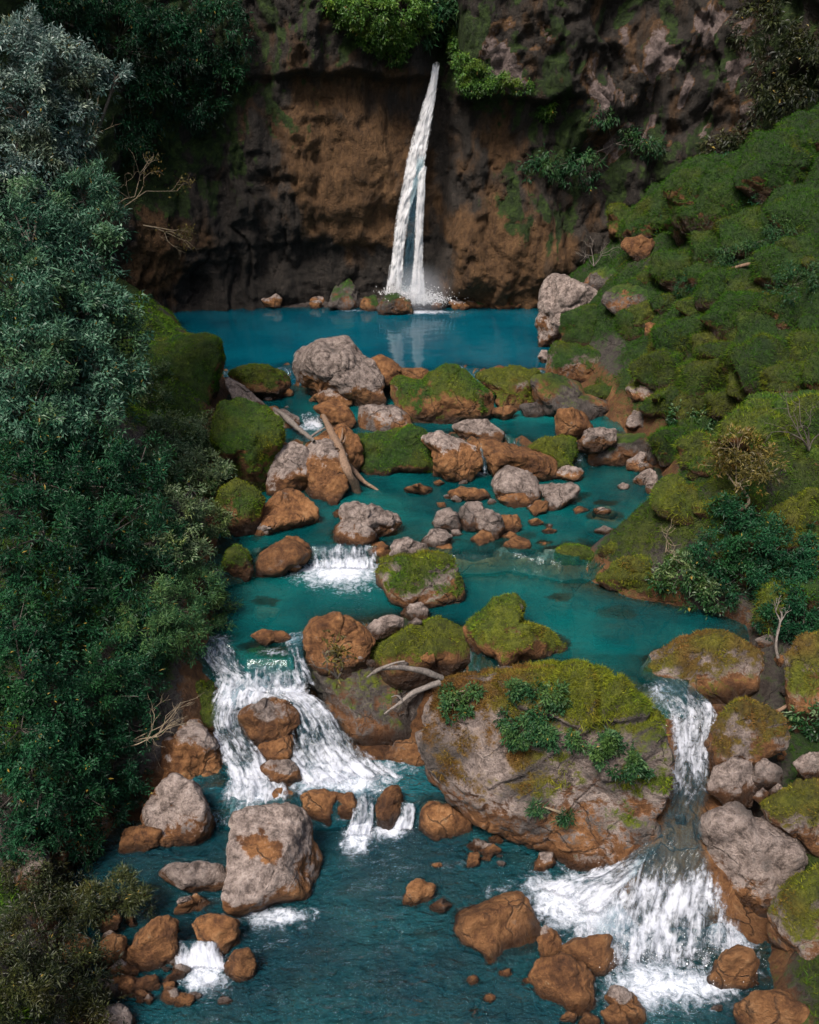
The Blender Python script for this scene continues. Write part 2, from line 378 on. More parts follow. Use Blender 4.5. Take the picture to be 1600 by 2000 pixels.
mhT = np.where(dr > dl, np.clip(.14 + .5 * fbm(TV * .28, 2, 55) - .22 * sstep(27, 38, TV[:, 1]), 0, .7), np.where(TV[:, 1] > 30, .12, .10))
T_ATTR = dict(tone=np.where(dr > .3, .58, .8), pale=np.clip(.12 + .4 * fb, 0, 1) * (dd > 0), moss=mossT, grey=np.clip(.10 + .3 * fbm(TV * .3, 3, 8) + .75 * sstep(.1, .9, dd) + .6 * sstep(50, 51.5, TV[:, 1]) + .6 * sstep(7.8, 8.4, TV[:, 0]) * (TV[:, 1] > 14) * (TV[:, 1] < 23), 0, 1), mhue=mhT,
              wet=(1 - sstep(.0, .3, TV[:, 2] - li(TV[:, 1], LEVEL))) * (dd < .6) * .5)
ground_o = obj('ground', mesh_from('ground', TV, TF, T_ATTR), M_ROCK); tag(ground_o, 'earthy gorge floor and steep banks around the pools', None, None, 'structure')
to_bvh(TV, TF)

# ------------------------------------------------------------------ cliff round the top pool
def smooth_curve(pts, n):
    p = np.array(pts, float); t = np.concatenate([[0], np.cumsum(np.linalg.norm(np.diff(p, axis=0), axis=1))])
    u = np.linspace(0, t[-1], n); q = np.stack([np.interp(u, t, p[:, k]) for k in range(p.shape[1])], 1)
    w = max(3, n // 30) | 1; ker = np.hanning(w + 2)[1:-1]; ker /= ker.sum(); pad = w // 2
    return np.stack([np.convolve(np.pad(q[:, k], pad, 'edge'), ker, 'valid') for k in range(p.shape[1])], 1)
CLIFF = [(-34, 2), (-29, 16), (-26, 30), (-23, 40), (-18.5, 47), (-14.5, 51.5), (-10, 53.6), (-4, 54), (1, 54.6), (6, 54), (11, 54.2), (16, 53.5), (21, 50), (26, 43), (30, 32), (33, 18), (36, 4)]
NS = 900
cc = smooth_curve(CLIFF, NS); tg = nrm(np.gradient(cc, axis=0)); cn = np.stack([tg[:, 1], -tg[:, 0]], 1)   # inward normal
cz = np.concatenate([np.arange(2.5, 23, .13), np.arange(23, 46, .8)])
S, Zc = np.meshgrid(np.arange(NS), cz, indexing='ij'); S = S.ravel(); Zc = Zc.ravel()
cx_, cy_ = cc[S, 0], cc[S, 1]
def blob(px, py, rx, ry):      # soft patch on the cliff round the place seen at a pixel
    c = atY(px, py, 53.0); sx = rx * .031; sz = ry * .031
    return np.exp(-(((cx_ - c[0]) / sx) ** 2 + ((Zc - c[2]) / sz) ** 2))
q = P3(cx_, cy_, Zc)
warp = q + .8 * np.stack([noise(q * .4, 1), noise(q * .4, 2), noise(q * .4, 3)], 1)
brow = 8.3 + .9 * noise(P3(cx_ * .35, 0 * cx_, 0), 21) + .35 * noise(P3(cx_ * 1.3, 0 * cx_, 0), 22)
off = .9 * fbm(warp * .16, 3, 31) + .5 * ridged(warp * np.array([.55, .55, .16]), 3, 32) + .22 * ridged(warp * np.array([1.3, 1.3, .8]), 3, 33) + .16 * fbm(warp * 2.2, 3, 34) * (1 - .7 * np.clip(blob(690, 370, 110, 150), 0, 1)) + .35 * np.minimum(ridged(warp * .45, 4, 37), .75)
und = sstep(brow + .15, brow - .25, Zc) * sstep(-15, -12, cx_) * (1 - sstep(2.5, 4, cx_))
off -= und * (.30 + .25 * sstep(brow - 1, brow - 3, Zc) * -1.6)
wf1, wf2, wid = worley(warp * np.array([.85, .85, .24]), 71); vf1, vf2, vid = worley(warp * np.array([2.0, 2.0, .7]), 72)
bk = 1 - .75 * np.clip(blob(690, 370, 100, 140), 0, 1)
off += bk * (.65 * (wid - .5) * sstep(.0, .18, wf2 - wf1) - .22 * (1 - sstep(0, .10, wf2 - wf1)) + .22 * (vid - .5) * sstep(0, .15, vf2 - vf1))
off += .9 * blob(690, 370, 85, 120) + .5 * blob(600, 320, 50, 120)
off -= 1.8 * blob(385, 560, 28, 40) + .9 * blob(470, 540, 40, 40)
off += 1.2 * blob(330, 430, 60, 70)
off -= 1.4 * np.exp(-((cx_ - 1.6) / 1.0) ** 2) * sstep(6, 9, Zc) + .8 * np.exp(-((cx_ - 1.9) / .7) ** 2) * sstep(15, 18, Zc)
off += 1.1 * sstep(16.9, 17.3, Zc + .4 * noise(q * .5, 5)) * sstep(-9, -6, cx_) * (1 - sstep(1.0, 1.8, cx_))
off += 1.2 * sstep(15.8, 16.3, Zc + .7 * noise(q * .5, 6) + .25 * noise(q * 1.7, 16)) * sstep(2.4, 3.0, cx_) * (1 - .9 * sstep(8.0, 10.5, cx_)) + 1.6 * fbm(warp * .3, 3, 36) * sstep(8, 11, cx_)
off += 1.9 * blob(915, 470, 38, 70) + 2.2 * blob(1010, 450, 60, 75) + 1.6 * blob(960, 545, 90, 45) + 1.4 * blob(1090, 510, 50, 50) + 1.0 * blob(800, 600, 60, 20)
off += .8 * sstep(24, 40, Zc)
CV = np.stack([cx_ + cn[S, 0] * off, cy_ + cn[S, 1] * off, Zc], 1); CF = grid_faces(NS, len(cz))
CN = vnormals(CV, CF)
if (CN[:, 1] * (cy_ > 50)).sum() > 0: CF = CF[:, ::-1]; CN = -CN
st = fbm(warp * np.array([1.6, 1.6, .22]), 4, 61)
st2 = fbm(warp * np.array([.7, .7, .5]), 4, 62)
ochreA = np.clip(1.1 * blob(690, 370, 95, 150) + .8 * blob(590, 250, 50, 120) + 1.0 * blob(930, 490, 70, 80) + .9 * blob(1060, 480, 80, 60) + .9 * blob(980, 570, 130, 40) + .5 * blob(330, 470, 70, 90) + .45 * blob(960, 280, 70, 100), 0, 1.2)
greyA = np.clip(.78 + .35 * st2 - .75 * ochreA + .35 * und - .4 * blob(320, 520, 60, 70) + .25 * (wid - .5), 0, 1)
paleM = blob(1320, 190, 150, 90) + blob(1390, 100, 70, 60) + .9 * blob(1010, 110, 60, 50) + .7 * blob(1200, 120, 30, 60) + .6 * blob(1190, 260, 30, 60) + .5 * blob(1010, 175, 35, 12) + .5 * blob(485, 10, 10, 30)
pf = fbm(warp * np.array([.8, .8, .42]), 4, 63)
paleA = np.clip(paleM * (.15 + 1.9 * sstep(.02, .30, pf)) * .62, 0, 1)
greyA = np.clip(greyA - 1.2 * paleA * (paleA > .3), 0, 1)
greenL = sstep(-6, -13, cx_ + 1.5 * st2) * sstep(8.5, 12.5, Zc + 2 * st2)
mossA = np.clip(1.0 * blob(740, 40, 130, 80) + 1.0 * blob(925, 120, 40, 80) + .9 * blob(970, 160, 90, 35) + .95 * greenL + .62 * sstep(3, 7, cx_) * sstep(-.25, .25, st2 + .3 * st) * sstep(6, 9, Zc) + .45 * sstep(-2, -7, cx_) * sstep(-.2, .3, st) * sstep(11, 15, Zc) + .6 * sstep(15, 22, cx_) + .5 * blob(1000, 400, 60, 30) + .4 * blob(1100, 300, 120, 90), 0, 1)
mossA = np.clip(mossA * (1 + .9 * st) - .9 * (paleA > .45) - .35 * sstep(.2, -.5, CN[:, 2]), 0, 1)
def cliff_material():
    t = NT('cliff_rock'); p = t.pos(); ps = t.map(p, (1, 1, .28))
    n1 = t.noise(ps, 1.1, 6, .62, .5); n2 = t.noise(p, 3.2, 8, .7, .5); n3 = t.noise(ps, 6, 6, .65, .3)
    k = t.math('ADD', t.math('MULTIPLY', n1, .5), t.math('MULTIPLY', n3, .5))
    ochre = t.ramp(k, [(.32, (.020, .010, .004)), (.47, (.072, .037, .0145)), (.60, (.125, .066, .027)), (.75, (.18, .105, .048))])
    dark = t.ramp(k, [(.30, (.005, .004, .003)), (.5, (.019, .015, .0115)), (.70, (.050, .039, .031))])
    pale = t.ramp(n2, [(.30, (.04, .030, .027)), (.5, (.115, .085, .076)), (.7, (.22, .17, .157))])
    c = t.mix(t.step(t.math('ADD', t.attr('grey'), t.math('MULTIPLY', t.math('SUBTRACT', n1, .5), .9)), .3, .7), ochre, dark)
    c = t.mix(t.step(t.math('ADD', t.attr('pale'), t.math('MULTIPLY', t.math('SUBTRACT', n2, .5), 1.2)), .40, .60), c, pale)
    moss = t.ramp(n2, [(.3, (.004, .009, .0015)), (.5, (.014, .028, .0035)), (.7, (.036, .066, .008))])
    c = t.mix(t.step(t.math('ADD', t.attr('moss'), t.math('MULTIPLY', t.math('SUBTRACT', n2, .5), .9)), .40, .62), c, moss)
    h = t.math('ADD', n2, t.math('MULTIPLY', n3, .6))
    return t.done(t.bsdf(c, .75, t.bump(h, .35, .9), .3))
cliff_o = obj('cliff', mesh_from('cliff', CV, CF, dict(grey=greyA, pale=paleA, moss=mossA)), cliff_material())
tag(cliff_o, 'dark brown and ochre rock cliff ringing the top pool', None, None, 'structure')

# ------------------------------------------------------------------ boulders: an outline seen in the photograph gets a distance, a depth and facets
TAGS = {'M': (350, 550, 2.1333), 'N': (900, 500, 2.2857), 'Q': (350, 1150, 2.4615), 'R': (0, 1250, 2.0), 'S': (800, 1250, 2.0), 'F': (0, 0, 1.0)}
STY = {  # pale, moss, grey
    'o': (.06, 0, .0), 'p': (.55, 0, .0), 'P': (.78, 0, .0), 'g': (.72, 0, .32), 'k': (.35, 0, .45), 'm': (.25, .62, .05), 'M': (.15, .92, .1),
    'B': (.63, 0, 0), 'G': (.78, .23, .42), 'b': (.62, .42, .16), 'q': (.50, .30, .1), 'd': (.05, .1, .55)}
BLADES = []     # moss fuzz parts are made after all boulders stand
ROCKS = []
def poly_radius(pts, c, nb=180):
    ph = np.linspace(-np.pi, np.pi, nb, endpoint=False); out = np.zeros(nb)
    P = np.array(pts) - c; Q = np.roll(P, -1, 0)
    for i, a in enumerate(ph):
        d = np.array([math.cos(a), math.sin(a)]); e = Q - P
        den = d[0] * e[:, 1] - d[1] * e[:, 0]
        den = np.where(np.abs(den) < 1e-9, 1e-9, den)
        t = (P[:, 0] * e[:, 1] - P[:, 1] * e[:, 0]) / den; u = (P[:, 0] * d[1] - P[:, 1] * d[0]) / den
        ok = (t > 0) & (u >= -1e-6) & (u <= 1 + 1e-6)
        out[i] = t[ok].max() if ok.any() else 1
    k = np.array([1, 2, 3, 2, 1.0]); k /= k.sum()
    return ph, np.convolve(np.concatenate([out[-2:], out, out[:2]]), k, 'valid')
def boulder(tagk, style, z, mh, pts, label, name='boulder', sub=4, ang=20, ext=.35, depth=.85, rough=1.0, group=None, cat=None, seed=None, blade=(.09, 900), blocky=0.0, mhfun=None, patch=None):
    ox, oy, sc = TAGS[tagk]
    pts = np.array([(ox + a / sc, oy + b / sc) for a, b in pts]); seed = seed if seed is not None else int(pts.sum()) % 9973
    rng = np.random.default_rng(seed)
    y1 = pts[:, 1].max(); w = np.ptp(pts[:, 0]); h = np.ptp(pts[:, 1]); px_ = math.sqrt(w * h)
    sub = 6 if px_ > 300 else 5 if px_ > 105 else 4 if px_ > 42 else 3
    if group: sub = min(sub, 4)
    if z == 'g': z = ground(pts[:, 0].mean(), y1 - .1 * h)[2] - .1
    c = np.array([(pts[:, 0].max() + pts[:, 0].min()) / 2 * .5 + pts[:, 0].mean() * .5, (pts[:, 1].max() + pts[:, 1].min()) / 2])
    e = pts.copy(); lo = e[:, 1] > c[1]; e[lo, 1] = c[1] + (e[lo, 1] - c[1]) * (1 + ext)
    ph, Rr = poly_radius(e, c)
    D, F = ico(sub)
    n = nrm(rng.normal(size=(18, 3))); hh = rng.uniform(.70, 1.0, 18)
    g = (np.maximum(D @ n.T / hh, 0) ** ang).sum(1) ** (1 / ang)
    B = D / np.maximum(g, .3)[:, None]
    if blocky: B = np.sign(B) * np.abs(B) ** (1 - blocky)
    B += .05 * rough * fbm(D * 1.7 + seed, 3, seed)[:, None] * D
    phi = np.arctan2(B[:, 1], B[:, 0]); rho = np.hypot(B[:, 0], B[:, 1])
    bi = ((phi + np.pi) / (2 * np.pi) * 48).astype(int) % 48
    rm = np.zeros(48); np.maximum.at(rm, bi, rho); rm = np.maximum(rm, .4)
    rmax = np.interp(phi, (np.arange(-1, 49) + .5) / 48 * 2 * np.pi - np.pi, np.concatenate([rm[-1:], rm, rm[:1]]))
    rn = np.minimum(rho / rmax, 1.0)
    Rp = np.interp(-phi, np.concatenate([ph, [np.pi]]), np.concatenate([Rr, Rr[:1]]))      # image y runs down
    U = np.cos(phi) * rn * Rp; Vv = np.sin(phi) * rn * Rp; Wd = B[:, 2] * depth * .5 * math.sqrt(w * h)
    rd = ray(*c); to = -rd / np.linalg.norm(rd)
    base = at(c[0], y1, z)
    tc = (base - CAM) @ FW
    def build(t):
        s = t / FPX
        return CAM + rd * t + s * (U[:, None] * RT + Vv[:, None] * UP + Wd[:, None] * to)
    a, b = tc * .72, tc * 1.25
    for _ in range(22):
        m = (a + b) / 2; P = build(m); vis = P[:, 2] > z
        low = proj(P[vis])[1].max() if vis.any() else -1e9
        if low > y1: a = m
        else: b = m
    P = build((a + b) / 2); size = math.sqrt(w * h) * (a + b) / 2 / FPX
    N = vnormals(P, F)
    q = P / size
    w3 = q * 1.5 + .35 * np.stack([noise(q * 2, seed + 11), noise(q * 2, seed + 12), noise(q * 2, seed + 13)], 1)
    disp = .040 * fbm(q * 2.0, 4, seed + 1) + .040 * np.minimum(ridged(w3 * 1.6, 5, seed + 2), .8) + (.020 * fbm(P * 6, 3, seed + 3) + .012 * np.abs(fbm(P * 13, 2, seed + 4))) / max(size, .5)
    k1, k2, kid = worley(w3 * 2.1 + seed, seed + 21); disp = disp + .055 * (kid - .5) * sstep(0, .16, k2 - k1) - .014 * (1 - sstep(0, .07, k2 - k1))
    P = P + N * (disp * size * rough * .9)[:, None]
    N = vnormals(P, F)
    hr = np.clip((P[:, 2] - z) / max(P[:, 2].max() - z, .05), 0, 1)
    fb = fbm(P * (1.6 / max(size, .6) ** .4), 4, seed + 5)
    pa, mo, gr = STY[style]
    if style == 'o': pa = rng.choice([.05, .06, .08, .18])
    pale = np.clip(.5 + 1.6 * (hr - (1 - pa)) + .55 * fb + .25 * N[:, 2], 0, 1) * (pa > .1) + .08 * (pa <= .1)
    if patch:
        ppx, ppy = proj(P); pd = np.hypot((ppx - patch[0]) / patch[2], (ppy - patch[1]) / patch[3]) + .8 * fbm(P * 1.8, 4, seed + 9); pale = np.clip(pale - .8 * (1 - sstep(.5, 1.3, pd)), 0, 1)
    moss = np.clip(.5 + .9 * (hr - (1 - mo)) + .55 * (N[:, 2] - .25) + .6 * fbm(P * 1.1, 3, seed + 6), 0, 1) if mo > 0 else np.zeros(len(P))
    if mo > .9: moss = np.clip(moss + .35 * sstep(-.5, .2, N[:, 2]), 0, 1)
    grey = np.clip(gr + rng.uniform(-.05, .16) + .45 * fbm(P * .9, 3, seed + 7), 0, 1)
    mhv = np.clip(mh + .25 * fbm(P * .8, 2, seed + 8), 0, 1)
    if mhfun: mhv = mhfun(P, N)
    wet = 1 - sstep(.05, .16 + .16 * size ** .5, P[:, 2] - z + .12 * fb)
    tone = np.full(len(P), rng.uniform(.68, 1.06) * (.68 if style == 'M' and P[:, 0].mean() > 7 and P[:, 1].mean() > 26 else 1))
    cat = cat or ('boulder' if name == 'boulder' else 'rock')
    org = np.array([P[:, 0].mean(), P[:, 1].mean(), P[P[:, 2] > P[:, 2].min() - 1][:, 2].min()])
    attrs = dict(pale=pale, moss=moss, grey=grey, mhue=mhv, wet=wet, tone=tone)
    o = obj(name, mesh_from(name, P - org, F, attrs), M_ROCK, None, org); tag(o, label, cat, group)
    to_bvh(P, F); ROCKS.append((o, P, F, N, moss, mhv))
    if mo > .2 and blade: BLADES.append((o, P, F, moss, mhv, blade[0], blade[1], seed))
    return o, P, F, N
B = boulder
# --- rim of the top pool
B('M', 'P', Z1 + .1, 0.1, [(470,350),(490,300),(530,265),(580,242),(640,250),(700,240),(740,275),(780,310),(820,345),(850,400),(845,440),(870,480),(830,510),(770,508),(720,515),(640,480),(560,470),(500,420)], 'largest pale lichen-spotted boulder standing on the rim of the top pool', sub=5, ext=.2)
B('M', 'm', Z1 + .1, .18, [(875,420),(920,400),(990,430),(1060,380),(1110,345),(1160,350),(1230,395),(1270,440),(1310,465),(1315,540),(1250,560),(1050,580),(960,560),(900,520),(880,470)], 'hump-shaped boulder with bright green moss cap on the top pool rim', sub=5, ext=.25)
B('M', 'o', Z1 + .5, 0, [(790,325),(835,300),(890,340),(930,375),(1000,355),(1040,375),(1030,430),(900,450),(850,420)], 'bare brown rock between the pale rim boulder and the moss-capped hump', sub=4)
B('M', 'm', Z1 + .3, .35, [(210,375),(290,345),(370,350),(450,385),(468,425),(430,470),(340,460),(270,450),(225,410)], 'low mossy ledge at the left end of the top pool rim', 'rock_ledge')
B('M', 'o', Z1, 0, [(360,460),(400,440),(470,450),(480,475),(420,480),(370,475)], 'flat brown stone in shade below the left mossy rim ledge', 'stone', sub=3)
B('M', 'm', Z1, .4, [(1230,390),(1330,365),(1420,355),(1500,370),(1512,400),(1480,480),(1460,560),(1340,560),(1320,470),(1270,420)], 'layered brown ledge closing the right side of the top pool', 'rock_ledge', sub=5, ext=.2)
B('M', 'o', Z1, 0, [(555,525),(640,485),(700,515),(742,575),(700,615),(620,600),(590,550)], 'orange slab in front of the foot of the pale rim boulder', 'rock')
B('M', 'k', Z1 - .3, 0, [(752,520),(830,512),(910,522),(960,560),(975,600),(920,645),(800,650),(752,630)], 'square grey-brown block above the mossy shelf', sub=4, blocky=.25, ext=.2)
B('M', 'M', Z2, .15, [(690,650),(760,630),(860,640),(960,600),(1010,615),(1080,690),(1110,780),(1030,800),(900,790),(850,805),(760,800),(720,720)], 'green mossy shelf hanging over the third pool', 'rock_ledge', sub=5, ext=.25)
B('M', 'o', Z2, 0, [(1005,650),(1080,630),(1180,660),(1250,690),(1265,760),(1220,812),(1120,832),(1060,790),(1060,700)], 'smooth orange boulder left of the small spout', sub=4)
B('M', 'p', Z1 - .1, 0, [(1130,600),(1200,573),(1280,573),(1320,600),(1355,630),(1340,668),(1270,668),(1180,650),(1150,620)], 'low orange slab with a pale lip above the small spout', 'rock')
B('M', 'o', Z2, .3, [(1190,665),(1300,650),(1370,680),(1440,690),(1560,740),(1585,800),(1500,835),(1380,820),(1310,810),(1285,760),(1225,700)], 'long lumpy orange ledge right of the small spout', 'rock_ledge', sub=5, ext=.25)
B('M', 'M', Z2 + .3, .2, [(150,560),(180,500),(240,490),(300,510),(370,530),(420,580),(428,650),(400,760),(350,850),(290,850),(230,800),(150,720),(135,640)], 'tall round boulder draped in green moss on the left bank', sub=5, ext=.25)
B('M', 'P', Z1 + .2, 0, [(190,390),(240,420),(310,465),(365,505),(372,530),(290,515),(235,490),(200,440)], 'pinkish slab leaning behind the moss-draped left boulder', 'rock', sub=4)
B('M', 'p', Z1 - .2, 0, [(390,540),(440,530),(500,570),(508,620),(450,632),(420,600)], 'small pale rock at the root end of the driftwood', 'rock', sub=3)
B('M', 'o', Z2 + .2, 0, [(520,690),(600,620),(680,600),(750,650),(765,740),(720,790),(640,740)], 'rough brown ledge lying under the driftwood logs', 'rock_ledge', sub=4)
B('M', 'p', Z2, 0, [(365,830),(400,740),(430,690),(480,670),(540,690),(560,760),(540,850),(500,890),(430,885),(370,870)], 'grey-faced boulder half of the pair left of the driftwood', sub=5)
B('M', 'o', Z2, 0, [(510,720),(560,660),(620,665),(690,720),(712,770),(700,840),(660,900),(600,912),(530,900),(505,820)], 'brown rounded boulder half of the pair left of the driftwood', sub=5)
B('M', 'o', Z2, 0, [(295,1040),(340,960),(400,890),(450,860),(510,880),(578,960),(578,990),(500,1040),(440,1055),(340,1048)], 'fan-shaped orange rock sloping into the third pool from the left', sub=4, rough=1.2)
B('M', 'm', Z2 + .3, .3, [(150,960),(170,860),(240,820),(310,860),(365,910),(350,960),(310,1020),(230,1030)], 'olive moss hump above the fan-shaped orange rock', sub=4)
B('M', 'p', Z2, 0, [(642,1070),(680,990),(672,930),(730,918),(800,930),(860,965),(928,1000),(870,1035),(800,1065),(720,1100),(650,1098)], 'jagged orange rock alone in the middle of the third pool', sub=5, rough=1.5)
B('M', 'o', Z3, 0, [(305,1220),(310,1160),(370,1110),(430,1075),(490,1085),(552,1125),(530,1165),(470,1185),(430,1210),(350,1232)], 'low orange boulder left of the small curtain fall', sub=4)
B('M', 'o', Z2 - .1, 0, [(420,1085),(450,1060),(500,1065),(548,1105),(520,1125),(450,1110)], 'pale-tipped slab behind the low orange boulder by the curtain fall', 'rock', sub=3)
B('M', 'm', Z3, .25, [(185,1190),(200,1120),(240,1095),(290,1130),(312,1200),(290,1242),(220,1252)], 'orange boulder with a green moss patch at the left shore', sub=4)
B('M', 'b', Z3, .35, [(815,1210),(850,1150),(900,1120),(980,1130),(1060,1140),(1120,1145),(1150,1170),(1172,1250),(1187,1310),(1150,1350),(1060,1362),(950,1352),(880,1322),(812,1260)], 'squarish moss-topped boulder standing in the fourth pool', sub=5, blocky=.15, ext=.3, blade=(.16, 700))
B('M', 'P', Z3 + .75, 0, [(872,1130),(895,1080),(950,1066),(1030,1098),(1052,1140),(980,1160),(900,1155)], 'pale grey stone perched on the moss-topped boulder', 'stone', sub=4)
B('M', 'o', Z3 + .1, 0, [(785,1110),(800,1088),(840,1084),(875,1100),(872,1140),(820,1158),(790,1135)], 'round brown stone at the right end of the curtain fall', 'stone')
B('M', 'P', Z2, 0, [(1008,1080),(1050,1035),(1100,1030),(1142,1060),(1110,1092),(1060,1106),(1020,1095)], 'white-topped stone nearest the moss-topped boulder', 'stone')
B('M', 'g', Z2, 0, [(1055,1000),(1075,955),(1130,940),(1165,970),(1170,1035),(1120,1047),(1060,1020)], 'left stone of the central cluster with rusty flank', 'stone')
B('M', 'g', Z2 + .1, 0, [(1155,970),(1195,918),(1260,922),(1275,960),(1245,990),(1240,1025),(1190,1032),(1160,1005)], 'tall grey stone in the middle of the central cluster', 'stone')
B('M', 'g', Z2 + .1, 0, [(1232,970),(1280,945),(1340,970),(1357,1020),(1330,1062),(1280,1050),(1240,1025)], 'smooth striped grey stone leaning in the central cluster', 'stone')
B('M', 'o', Z2, 0, [(1335,975),(1410,973),(1427,1020),(1390,1047),(1345,1042)], 'orange stone at the right of the central cluster', 'stone', sub=3)
B('M', 'o', Z2 - .1, 0, [(1215,1070),(1260,1040),(1310,1055),(1317,1100),(1260,1114),(1220,1095)], 'rounded orange stone below the striped grey stone', 'stone', sub=3)
B('M', 'o', Z2 - .1, 0, [(1350,1095),(1400,1060),(1462,1075),(1467,1105),(1420,1122),(1370,1117)], 'orange stone on the lip between two trickles', 'stone', sub=3)
B('M', 'o', Z2 - .1, 0, [(1340,1060),(1380,1040),(1410,1055),(1390,1080),(1350,1080)], 'small orange stone wedged behind the lip stones', 'stone', sub=3)
B('M', 'g', Z2, 0, [(1298,845),(1330,790),(1370,768),(1450,795),(1502,830),(1502,890),(1460,930),(1440,890),(1380,885),(1325,892)], 'largest grey boulder below the small spout', sub=4)
B('M', 'o', Z2, 0, [(1325,905),(1380,880),(1440,880),(1467,920),(1430,942),(1360,935)], 'brown stone at the foot of the largest grey boulder', 'stone', sub=3)
B('M', 'o', Z2, 0, [(1118,875),(1170,855),(1270,865),(1297,895),(1270,916),(1180,910),(1125,898)], 'long flat brown slab awash below the small spout', 'stone', sub=3)
B('M', 'o', Z2, 0, [(933,862),(1000,842),(1057,860),(1045,886),(960,887)], 'flat brown stone awash in the middle of the third pool', 'stone', sub=3)
B('M', 'o', Z2, 0, [(1060,835),(1085,824),(1108,838),(1090,850),(1068,848)], 'tiny brown stone just breaking the third pool', 'stone', sub=3)
B('M', 'o', Z2, 0, [(1455,945),(1490,910),(1537,915),(1532,955),(1480,974)], 'rounded brown stone below the pinkish boulder', 'stone', sub=3)
B('M', 'o', Z2, 0, [(612,900),(640,893),(668,908),(660,930),(625,930)], 'small orange stone in front of the brown boulder pair', 'stone', sub=3)
B('M', 'o', Z2, 0, [(638,965),(660,948),(690,955),(690,980),(650,982)], 'small orange stone touching the jagged orange rock', 'stone', sub=3)
# --- right side of the pools
B('N', 'P', Z0, 0, [(345,410),(350,300),(360,220),(365,150),(400,110),(430,95),(480,110),(530,140),(600,150),(620,190),(570,230),(490,250),(470,310),(450,380),(390,410)], 'tall pinkish white pinnacle beside the top pool', sub=5, rough=1.5, ang=7, ext=.15)
B('N', 'M', 'g', .12, [(450,260),(540,220),(600,220),(650,290),(665,345),(600,395),(500,395),(450,375)], 'green moss mound leaning on the white pinnacle', sub=4, cat='boulder')
B('N', 'P', Z0, 0, [(345,450),(360,418),(385,420),(388,460),(370,478)], 'small white stone at the foot of the pinnacle', 'stone', sub=3)
B('N', 'q', 'g', .12, [(378,500),(385,450),(400,400),(430,375),(470,395),(520,380),(570,380),(620,400),(657,450),(668,520),(600,565),(480,575),(400,545)], 'pale boulder half covered in green moss below the pinnacle', sub=5, ext=.2)
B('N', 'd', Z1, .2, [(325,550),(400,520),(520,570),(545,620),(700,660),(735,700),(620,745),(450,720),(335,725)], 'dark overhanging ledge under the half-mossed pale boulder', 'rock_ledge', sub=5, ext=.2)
B('N', 'M', 'g', .2, [(530,600),(600,575),(700,580),(760,610),(740,650),(640,640),(550,630)], 'thin green moss shelf on the dark overhanging ledge', 'rock_ledge', sub=4)
B('N', 'o', Z1, 0, [(423,725),(438,688),(490,678),(550,700),(587,760),(560,802),(500,817),(430,797)], 'reddish block standing at the right of the second pool', sub=4, blocky=.15)
B('N', 'p', Z1, .2, [(515,830),(570,775),(640,765),(692,775),(695,830),(600,858),(520,858)], 'pale knobbly lip beside the reddish block', 'rock_ledge', sub=4, rough=1.5)
B('N', 'M', Z2 + .2, .35, [(300,855),(380,812),(460,798),(507,820),(515,880),(475,962),(440,962),(400,900),(330,885)], 'mossy tongue of rock reaching towards the small spout', 'rock_ledge', sub=4)
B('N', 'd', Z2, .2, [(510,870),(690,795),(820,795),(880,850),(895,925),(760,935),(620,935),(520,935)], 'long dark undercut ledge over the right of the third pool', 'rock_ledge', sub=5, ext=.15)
B('N', 'M', 'g', .12, [(840,820),(900,770),(1000,765),(1080,800),(1075,870),(990,920),(900,920),(865,880)], 'bright green grassy hump on the right shore of the third pool', sub=5, blade=(.2, 500))
B('N', 'k', 'g', .2, [(738,750),(770,690),(820,685),(885,765),(870,782),(780,775)], 'grey leaning stone above the bright green hump', 'stone')
B('N', 'q', 'g', .3, [(735,590),(780,535),(850,570),(905,630),(860,660),(760,645)], 'ridged olive rock above the moss shelf', 'rock', sub=4)
B('N', 'g', Z2, 0, [(768,1000),(800,970),(840,950),(872,965),(865,1000),(810,1022)], 'upper of two grey stones at the right shore', 'stone', sub=3)
B('N', 'g', Z2, 0, [(820,1035),(840,990),(875,975),(885,1020),(870,1062),(835,1055)], 'lower of two grey stones at the right shore', 'stone', sub=3)
B('N', 'p', Z2, 0, [(700,1025),(725,1010),(752,1022),(745,1040),(710,1042)], 'lone pale stone awash near the right shore', 'stone', sub=3)
B('N', 'g', Z2, 0, [(350,1030),(400,1012),(450,1018),(500,1010),(528,1040),(520,1080),(470,1100),(440,1138),(390,1130),(375,1080)], 'pinkish grey boulder right of the largest grey boulder', sub=4, rough=1.3)
B('N', 'o', Z2, 0, [(500,1130),(530,1118),(572,1130),(560,1150),(510,1152)], 'low brown stone off the end of the pinkish grey boulder', 'stone', sub=3)
B('N', 'o', Z2, 0, [(590,1130),(630,1120),(675,1135),(660,1152),(600,1148)], 'flat brown stone alone in the right half of the third pool', 'stone', sub=3)
B('N', 'p', Z2, 0, [(595,1225),(640,1205),(692,1220),(675,1242),(610,1245)], 'pinkish flat stone awash near the mossy tongue', 'stone', sub=3)
B('N', 'o', Z2, 0, [(300,1180),(340,1170),(375,1190),(350,1204),(310,1200)], 'low orange stone below the brown rounded stone', 'stone', sub=3)
B('N', 'o', Z2, 0, [(360,1225),(395,1212),(430,1225),(410,1240),(370,1240)], 'small flat orange stone above the trickles', 'stone', sub=3)
B('N', 'o', Z2 - .2, 0, [(330,1300),(350,1275),(400,1280),(412,1305),(380,1316)], 'small orange stone right of the right trickle', 'stone', sub=3)
B('N', 'M', Z3, .25, [(395,1325),(460,1285),(520,1298),(600,1318),(675,1372),(645,1408),(540,1400),(430,1375)], 'flat green moss islet at the head of the fourth pool', 'rock_ledge', sub=4, ext=.3)
